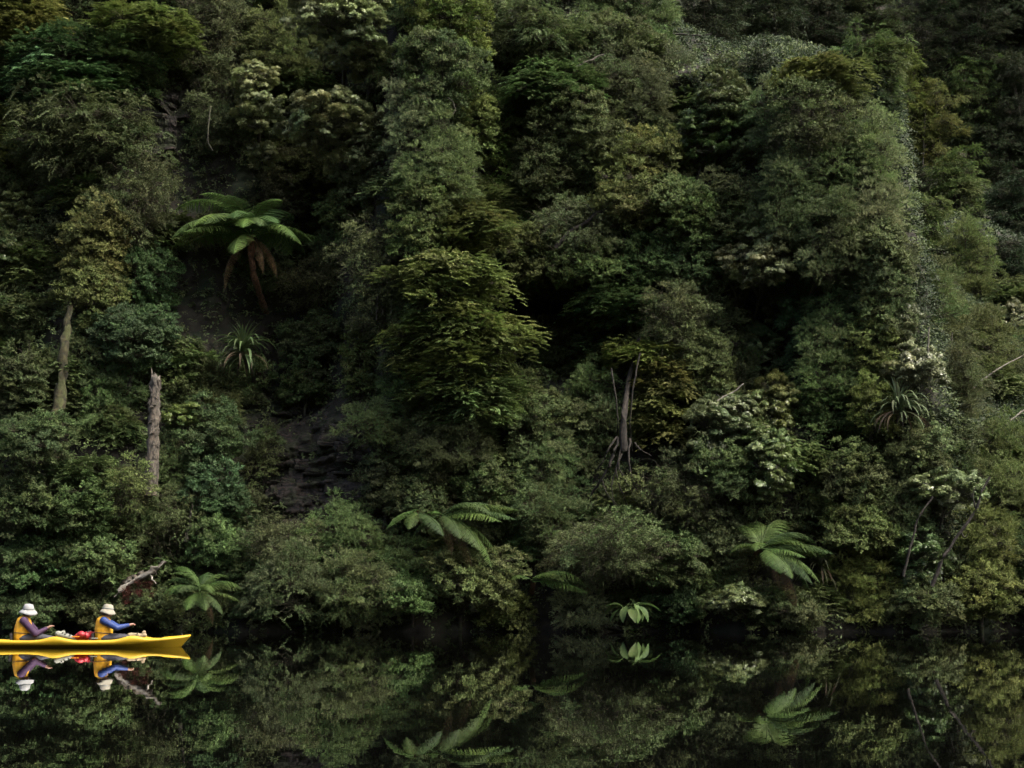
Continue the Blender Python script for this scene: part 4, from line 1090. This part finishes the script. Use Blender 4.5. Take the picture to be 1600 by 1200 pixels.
def lathe(name, prof, mat, sides=22, wave=0.0, oval=1.0):
    a_ = np.linspace(0, 2 * np.pi, sides, endpoint=False)
    V = [];
    for r_, z_ in prof:
        V += [(r_ * math.cos(t_) * oval, r_ * math.sin(t_), z_ + wave * (r_ ** 2) * 25 * math.sin(2 * t_ + 0.6)) for t_ in a_]
    n = len(prof); Q = []
    for i in range(n - 1):
        for j in range(sides):
            Q.append((i * sides + j, i * sides + (j + 1) % sides, (i + 1) * sides + (j + 1) % sides, (i + 1) * sides + j))
    return mesh_np(name, V, Q, mats=(mat,), smooth=True)

KY = 34.0
bow = at_dist(296, 1009, KY)
KL = 5.3
def make_hull():
    n = 72
    u = np.linspace(0, 1, n)
    x = -KL / 2 + KL * u
    e = np.abs(2 * u - 1)
    beam = 0.385 * np.clip(1 - e ** 2.7, 0, 1) ** 0.8 + 0.06
    g_ = lambda c_, w_: np.exp(-((x - c_) / w_) ** 2)
    sheer = 0.15 + 0.09 * e ** 3.2 + 0.085 * g_(KL / 2 - 1.25, 0.26) + 0.085 * g_(KL / 2 - 2.95, 0.28) + 0.02 * (u - 0.5)
    chine = 0.045 + 0.15 * np.clip((u - 0.66) / 0.34, 0, 1) ** 1.5 + 0.15 * np.clip((0.22 - u) / 0.22, 0, 1) ** 1.7
    keel = -0.11 + 0.10 * e ** 5
    open_ = sm(0.06, 0.16, u) * (1 - sm(0.80, 0.90, u))
    rings = []
    for i in range(n):
        b, s_, c_, k_, o_ = beam[i], sheer[i], chine[i], keel[i], open_[i]
        prof = [(0, k_), (0.28 * b, k_ + 0.012), (0.52 * b, k_ * 0.35 + c_ * 0.15), (0.78 * b, c_ * 0.85), (0.95 * b, c_ + 0.012), (1.0 * b, s_ * 0.55 + c_ * 0.45), (0.97 * b, s_ - 0.012), (0.90 * b, s_), (0.80 * b, s_ + 0.004),
                (0.70 * b, s_ - 0.02 * o_ + 0.01 * (1 - o_)), (0.62 * b, s_ - 0.12 * o_ + 0.018 * (1 - o_)), (0, s_ - 0.13 * o_ + 0.028 * (1 - o_))]
        rake = 0.22 * max(0.0, (u[i] - 0.90) / 0.10) ** 1.3
        xr = lambda z_: x[i] - rake * min(1.0, max(0.0, 1 - (z_ + 0.02) / (s_ + 0.02)))
        ring = [(xr(z_), y_, z_) for y_, z_ in prof] + [(xr(z_), -y_, z_) for y_, z_ in prof[-2:0:-1]]
        rings.append(ring)
    m = len(rings[0])
    V = np.array(rings).reshape(-1, 3)
    Q = [(i * m + j, i * m + (j + 1) % m, (i + 1) * m + (j + 1) % m, (i + 1) * m + j) for i in range(n - 1) for j in range(m)]
    T = []
    V = np.concatenate([V, [V[:m].mean(0)], [V[(n - 1) * m:n * m].mean(0)]])
    for j in range(m):
        T.append((n * m, (j + 1) % m, j)); T.append((n * m + 1, (n - 1) * m + j, (n - 1) * m + (j + 1) % m))
    return mesh_np('hull', V, Q, T, mats=(M_HULL,), smooth=True)
KR = Vector((bow.x - KL / 2, KY, 0.0))
kayak = empty('kayak', KR, 'long yellow two-seat kayak floating on the still water by the bank', 'kayak')
kayak.rotation_euler = (0, 0, math.radians(2))
link('hull', make_hull(), kayak)
def box_mesh(name, sx, sy, sz, mat, bev=0.2):
    bm = bmesh.new(); bmesh.ops.create_cube(bm, size=1)
    bmesh.ops.scale(bm, vec=(sx, sy, sz), verts=bm.verts)
    bmesh.ops.bevel(bm, geom=bm.edges[:], offset=min(sx, sy, sz) * bev, segments=2, affect='EDGES')
    me = bpy.data.meshes.new(name); bm.to_mesh(me); bm.free(); me.materials.append(mat); return me
def kx(px): return (px - 296) / F_PX * KY + KL / 2         # along the kayak
X1, X2 = kx(40), kx(164)
for xx in (X1, X2):
    st = link('seat', box_mesh('seat', 0.40, 0.36, 0.05, M_BLACK), kayak, (xx, 0, 0.085))
    bk = link('backrest', box_mesh('backrest', 0.05, 0.36, 0.22, M_BLACK), st, (-0.22, 0, 0.12), (0, -0.12, 0))
link('bow_handle', box_mesh('bow_handle', 0.03, 0.06, 0.045, M_BLACK), kayak, (KL / 2 - 0.20, 0, 0.275))
link('hatch_strap', box_mesh('hatch_strap', 0.16, 0.10, 0.025, M_ORANGE), kayak, (kx(125), -0.29, 0.235))
link('hatch_strap', box_mesh('hatch_strap_pale', 0.14, 0.08, 0.022, M_PALE), kayak, (kx(154), -0.30, 0.20))
link('deck_cord', box_mesh('deck_cord', 0.02, 0.025, 0.12, M_BLACK), kayak, (kx(148), -0.375, 0.165))

def person(label, xx, yaw, elbow, hand, sleeve, hat_mat, hat_prof, shoe, wave, headturn, tilt, lean):
    V3 = Vector
    root = empty('person', kayak.matrix_basis @ V3((xx, 0, 0.11)), label, 'person')
    root.rotation_euler = (0, 0, math.radians(2 + yaw))
    root.scale = (1.1, 1.1, 1.06)
    ch = V3((lean, 0, 0.42)); nk = V3((lean + 0.02, 0, 0.52)); hd = V3((lean + 0.06, 0, 0.655))
    body, cloth, legs = [], [], []
    body += [(V3((0, 0, 0.10)), 0.12, ch, 0.125), (nk - V3((0, 0, 0.06)), 0.06, hd - V3((0, 0, 0.06)), 0.055),
             (hd + V3((0, 0, 0.015)), 0.088, hd + V3((0.02, 0, 0.03)), 0.088), (hd + V3((0.03, 0, -0.06)), 0.062, hd + V3((0.045, 0, -0.075)), 0.045),
             (hd + V3((0.10, 0, -0.005)), 0.012, hd + V3((0.117, 0, -0.028)), 0.015)]
    cloth += [(V3((0, 0, 0.09)), 0.145, V3((lean * 0.5, 0, 0.28)), 0.142), (V3((lean * 0.5, 0, 0.28)), 0.142, ch, 0.135), (ch, 0.10, nk - V3((0, 0, 0.03)), 0.072)]
    for sg in (-1, 1):
        sh = V3((lean, sg * 0.175, 0.45)); el = V3((elbow[0], sg * elbow[1], elbow[2])); ha = V3((hand[0], sg * hand[1], hand[2]))
        body += [(hd + V3((0.0, sg * 0.088, -0.01)), 0.016, hd + V3((-0.008, sg * 0.094, 0.02)), 0.018)]
        body += [(V3((lean, sg * 0.10, 0.45)), 0.06, sh, 0.055), (sh, 0.05, el, 0.038), (el, 0.038, ha, 0.026)]
        cloth += [(V3((lean, sg * 0.08, 0.45)), 0.09, sh, 0.086), (sh, 0.084, el, 0.068), (el, 0.068, ha - (ha - el) * 0.12, 0.042)]
        d = (ha - el).normalized(); sd = V3((0, -sg, 0)); up = d.cross(sd).normalized() * (1 if sg < 0 else -1)
        pm = ha + d * 0.07
        body += [(ha, 0.028, pm + sd * 0.015, 0.026), (ha, 0.028, pm - sd * 0.018, 0.024)]
        for q in range(4):
            b0 = pm + sd * (0.030 - 0.02 * q); ln = (0.034, 0.040, 0.037, 0.030)[q]
            b1 = b0 + d * ln + up * -0.008; b2_ = b1 + d * ln * 0.55 - up * 0.024
            body += [(b0, 0.0095, b1, 0.0088), (b1, 0.0088, b2_, 0.008)]
        t0_ = ha + d * 0.025 + sd * 0.024
        body += [(t0_, 0.012, t0_ + d * 0.028 + sd * 0.022, 0.0105), (t0_ + d * 0.028 + sd * 0.022, 0.0105, t0_ + d * 0.055 + sd * 0.018 - up * 0.012, 0.009)]
        hp, kn, an = V3((0.02, sg * 0.095, 0.085)), V3((0.40, sg * 0.13, 0.10)), V3((0.74, sg * 0.10, 0.045))
        body += [(hp, 0.085, kn, 0.055), (kn, 0.055, an, 0.038), (an, 0.04, an + V3((0.05, 0, 0.11)), 0.028)]
        legs += [(hp, 0.10, kn, 0.07), (kn, 0.07, an - V3((0.06, 0, 0)), 0.054)]
    legs += [(V3((0, -0.08, 0.085)), 0.105, V3((0, 0.08, 0.085)), 0.105)]
    bd = link('body', lumps('body', body, 0.0085, M_SKIN, 3), root)
    link('shirt', lumps('shirt', cloth, 0.014, sleeve, 4), root)
    link('trousers', lumps('trousers', legs, 0.016, M_TROUSER, 4), root)
    for sg in (-1, 1):
        a0 = V3((0.745, sg * 0.10, 0.04))
        link('shoe', lumps('shoe', [(a0 + V3((-0.03, 0, 0)), 0.046, a0 + V3((0.03, 0, 0.10)), 0.044), (a0 + V3((0.03, 0, 0.10)), 0.044, a0 + V3((0.05, 0, 0.17)), 0.034)], 0.012, shoe, 3), root)
        link('eye', lumps('eye', [(hd + V3((0.098, sg * 0.032, 0.012)), 0.011, hd + V3((0.099, sg * 0.032, 0.012)), 0.011)], 0.005, M_BLACK, 1), root)
    link('hair', lumps('hair', [(hd + V3((-0.03, 0, 0.03)), 0.09, hd + V3((0.0, 0, 0.055)), 0.085), (hd + V3((-0.05, 0, -0.03)), 0.07, hd + V3((-0.055, 0, -0.08)), 0.05)], 0.014, M_HAIR, 3), root)
    vest = link('life_vest', lumps('life_vest', [(V3((-0.01, 0, 0.10)), 0.182, V3((lean * 0.5 - 0.01, 0, 0.27)), 0.188), (V3((lean * 0.5 - 0.01, 0, 0.27)), 0.185, V3((lean - 0.02, 0, 0.42)), 0.155),
                (V3((lean - 0.03, -0.10, 0.43)), 0.085, V3((lean - 0.03, 0.10, 0.43)), 0.085)], 0.016, M_VEST, 5), root)
    link('vest_belt', lathe('vest_belt', [(0.186, -0.008), (0.192, -0.005), (0.192, 0.005), (0.186, 0.008)], M_BLACK, 26), vest, (lean * 0.3, 0, 0.19), (0, 0.08, 0))
    hat = link('hat', lathe('hat', hat_prof, hat_mat, 26, wave), root, hd + V3((0, 0, 0.028)), (tilt[0], tilt[1], headturn))
    link('hat_band', lathe('hat_band', [(0.114, 0.012), (0.118, 0.014), (0.114, 0.034), (0.108, 0.036)], M_BAND, 26), hat)
    return root
wide = [(0.0, 0.125), (0.05, 0.122), (0.084, 0.106), (0.102, 0.07), (0.112, 0.03), (0.118, 0.0), (0.145, -0.022), (0.172, -0.05), (0.188, -0.078), (0.184, -0.08), (0.15, -0.036), (0.10, -0.01)]
soft = [(0.0, 0.118), (0.055, 0.115), (0.088, 0.098), (0.104, 0.06), (0.112, 0.02), (0.117, -0.004), (0.135, -0.028), (0.156, -0.062), (0.168, -0.086), (0.163, -0.088), (0.13, -0.036), (0.10, -0.01)]
person('person in purple sleeves, orange life vest and white wide-brimmed hat sitting in the rear seat', X1, 8, (0.27, 0.21, 0.17), (0.49, 0.09, 0.30), M_PURPLE, M_WHITE, wide, M_PALE, 0.018, 0.2, (0.16, 0.04), 0.02)
person('person in blue sleeves, orange life vest and beige hat sitting in the front seat', X2, 8, (0.26, 0.22, 0.30), (0.50, 0.07, 0.36), M_BLUE, M_BEIGE, soft, M_SHOE, 0.03, 0.1, (-0.04, 0.10), -0.01)

def on_kayak(px, z, y=0.0): return kayak.matrix_basis @ Vector((kx(px), y, z))
bag = empty('dry_bag', on_kayak(137, 0.10), 'crumpled red dry bag lying between the two paddlers', 'bag')
cap = [(Vector((R.uniform(-0.24, 0.2), R.uniform(-0.14, 0.14), R.uniform(0.08, 0.2))), R.uniform(0.05, 0.095), Vector((R.uniform(-0.24, 0.22), R.uniform(-0.14, 0.14), R.uniform(0.08, 0.19))), R.uniform(0.04, 0.08)) for _ in range(9)]
cap.append((Vector((-0.24, 0, 0.07)), 0.08, Vector((0.22, 0, 0.07)), 0.09))
link('bag_body', lumps('bag_body', cap, 0.014, M_RED, 2), bag)
link('closure_strap', box_mesh('closure_strap', 0.03, 0.30, 0.02, M_BLACK), bag, (0.05, 0, 0.245), (0.1, 0.2, 0))
bun = empty('gear_bundle', on_kayak(108, 0.16), 'pale canvas bundle with dark lacing resting on the deck behind the red bag', 'bag')
link('bundle', lumps('bundle', [(Vector((-0.20, -0.05, 0.13)), 0.075, Vector((0.20, -0.05, 0.02)), 0.045), (Vector((-0.20, 0.06, 0.12)), 0.07, Vector((0.18, 0.06, 0.02)), 0.045), (Vector((-0.24, 0, 0.05)), 0.06, Vector((-0.1, 0, 0.02)), 0.06)], 0.013, M_PALE, 2), bun)
for k_ in range(4):
    link('lacing', box_mesh('lacing', 0.028, 0.20, 0.016, M_BLACK), bun, (-0.10 + 0.085 * k_, -0.02, 0.163 - 0.027 * k_), (0.05, 0.27, R.uniform(-0.3, 0.3)))
fb = empty('gear_bundle', on_kayak(212, 0.17), 'small tan cloth bundle on the foredeck by the front paddler\'s feet', 'bag')
link('bundle', lumps('bundle', [(Vector((-0.12, -0.04, 0.08)), 0.07, Vector((0.06, -0.02, 0.09)), 0.055), (Vector((0.06, 0, 0.08)), 0.05, Vector((0.2, 0.02, 0.09)), 0.05)], 0.013, M_SHOE, 2), fb)
link('tie', box_mesh('tie', 0.02, 0.17, 0.03, M_BLACK), fb, (0.04, -0.01, 0.13), (0, 0.1, 0.2))
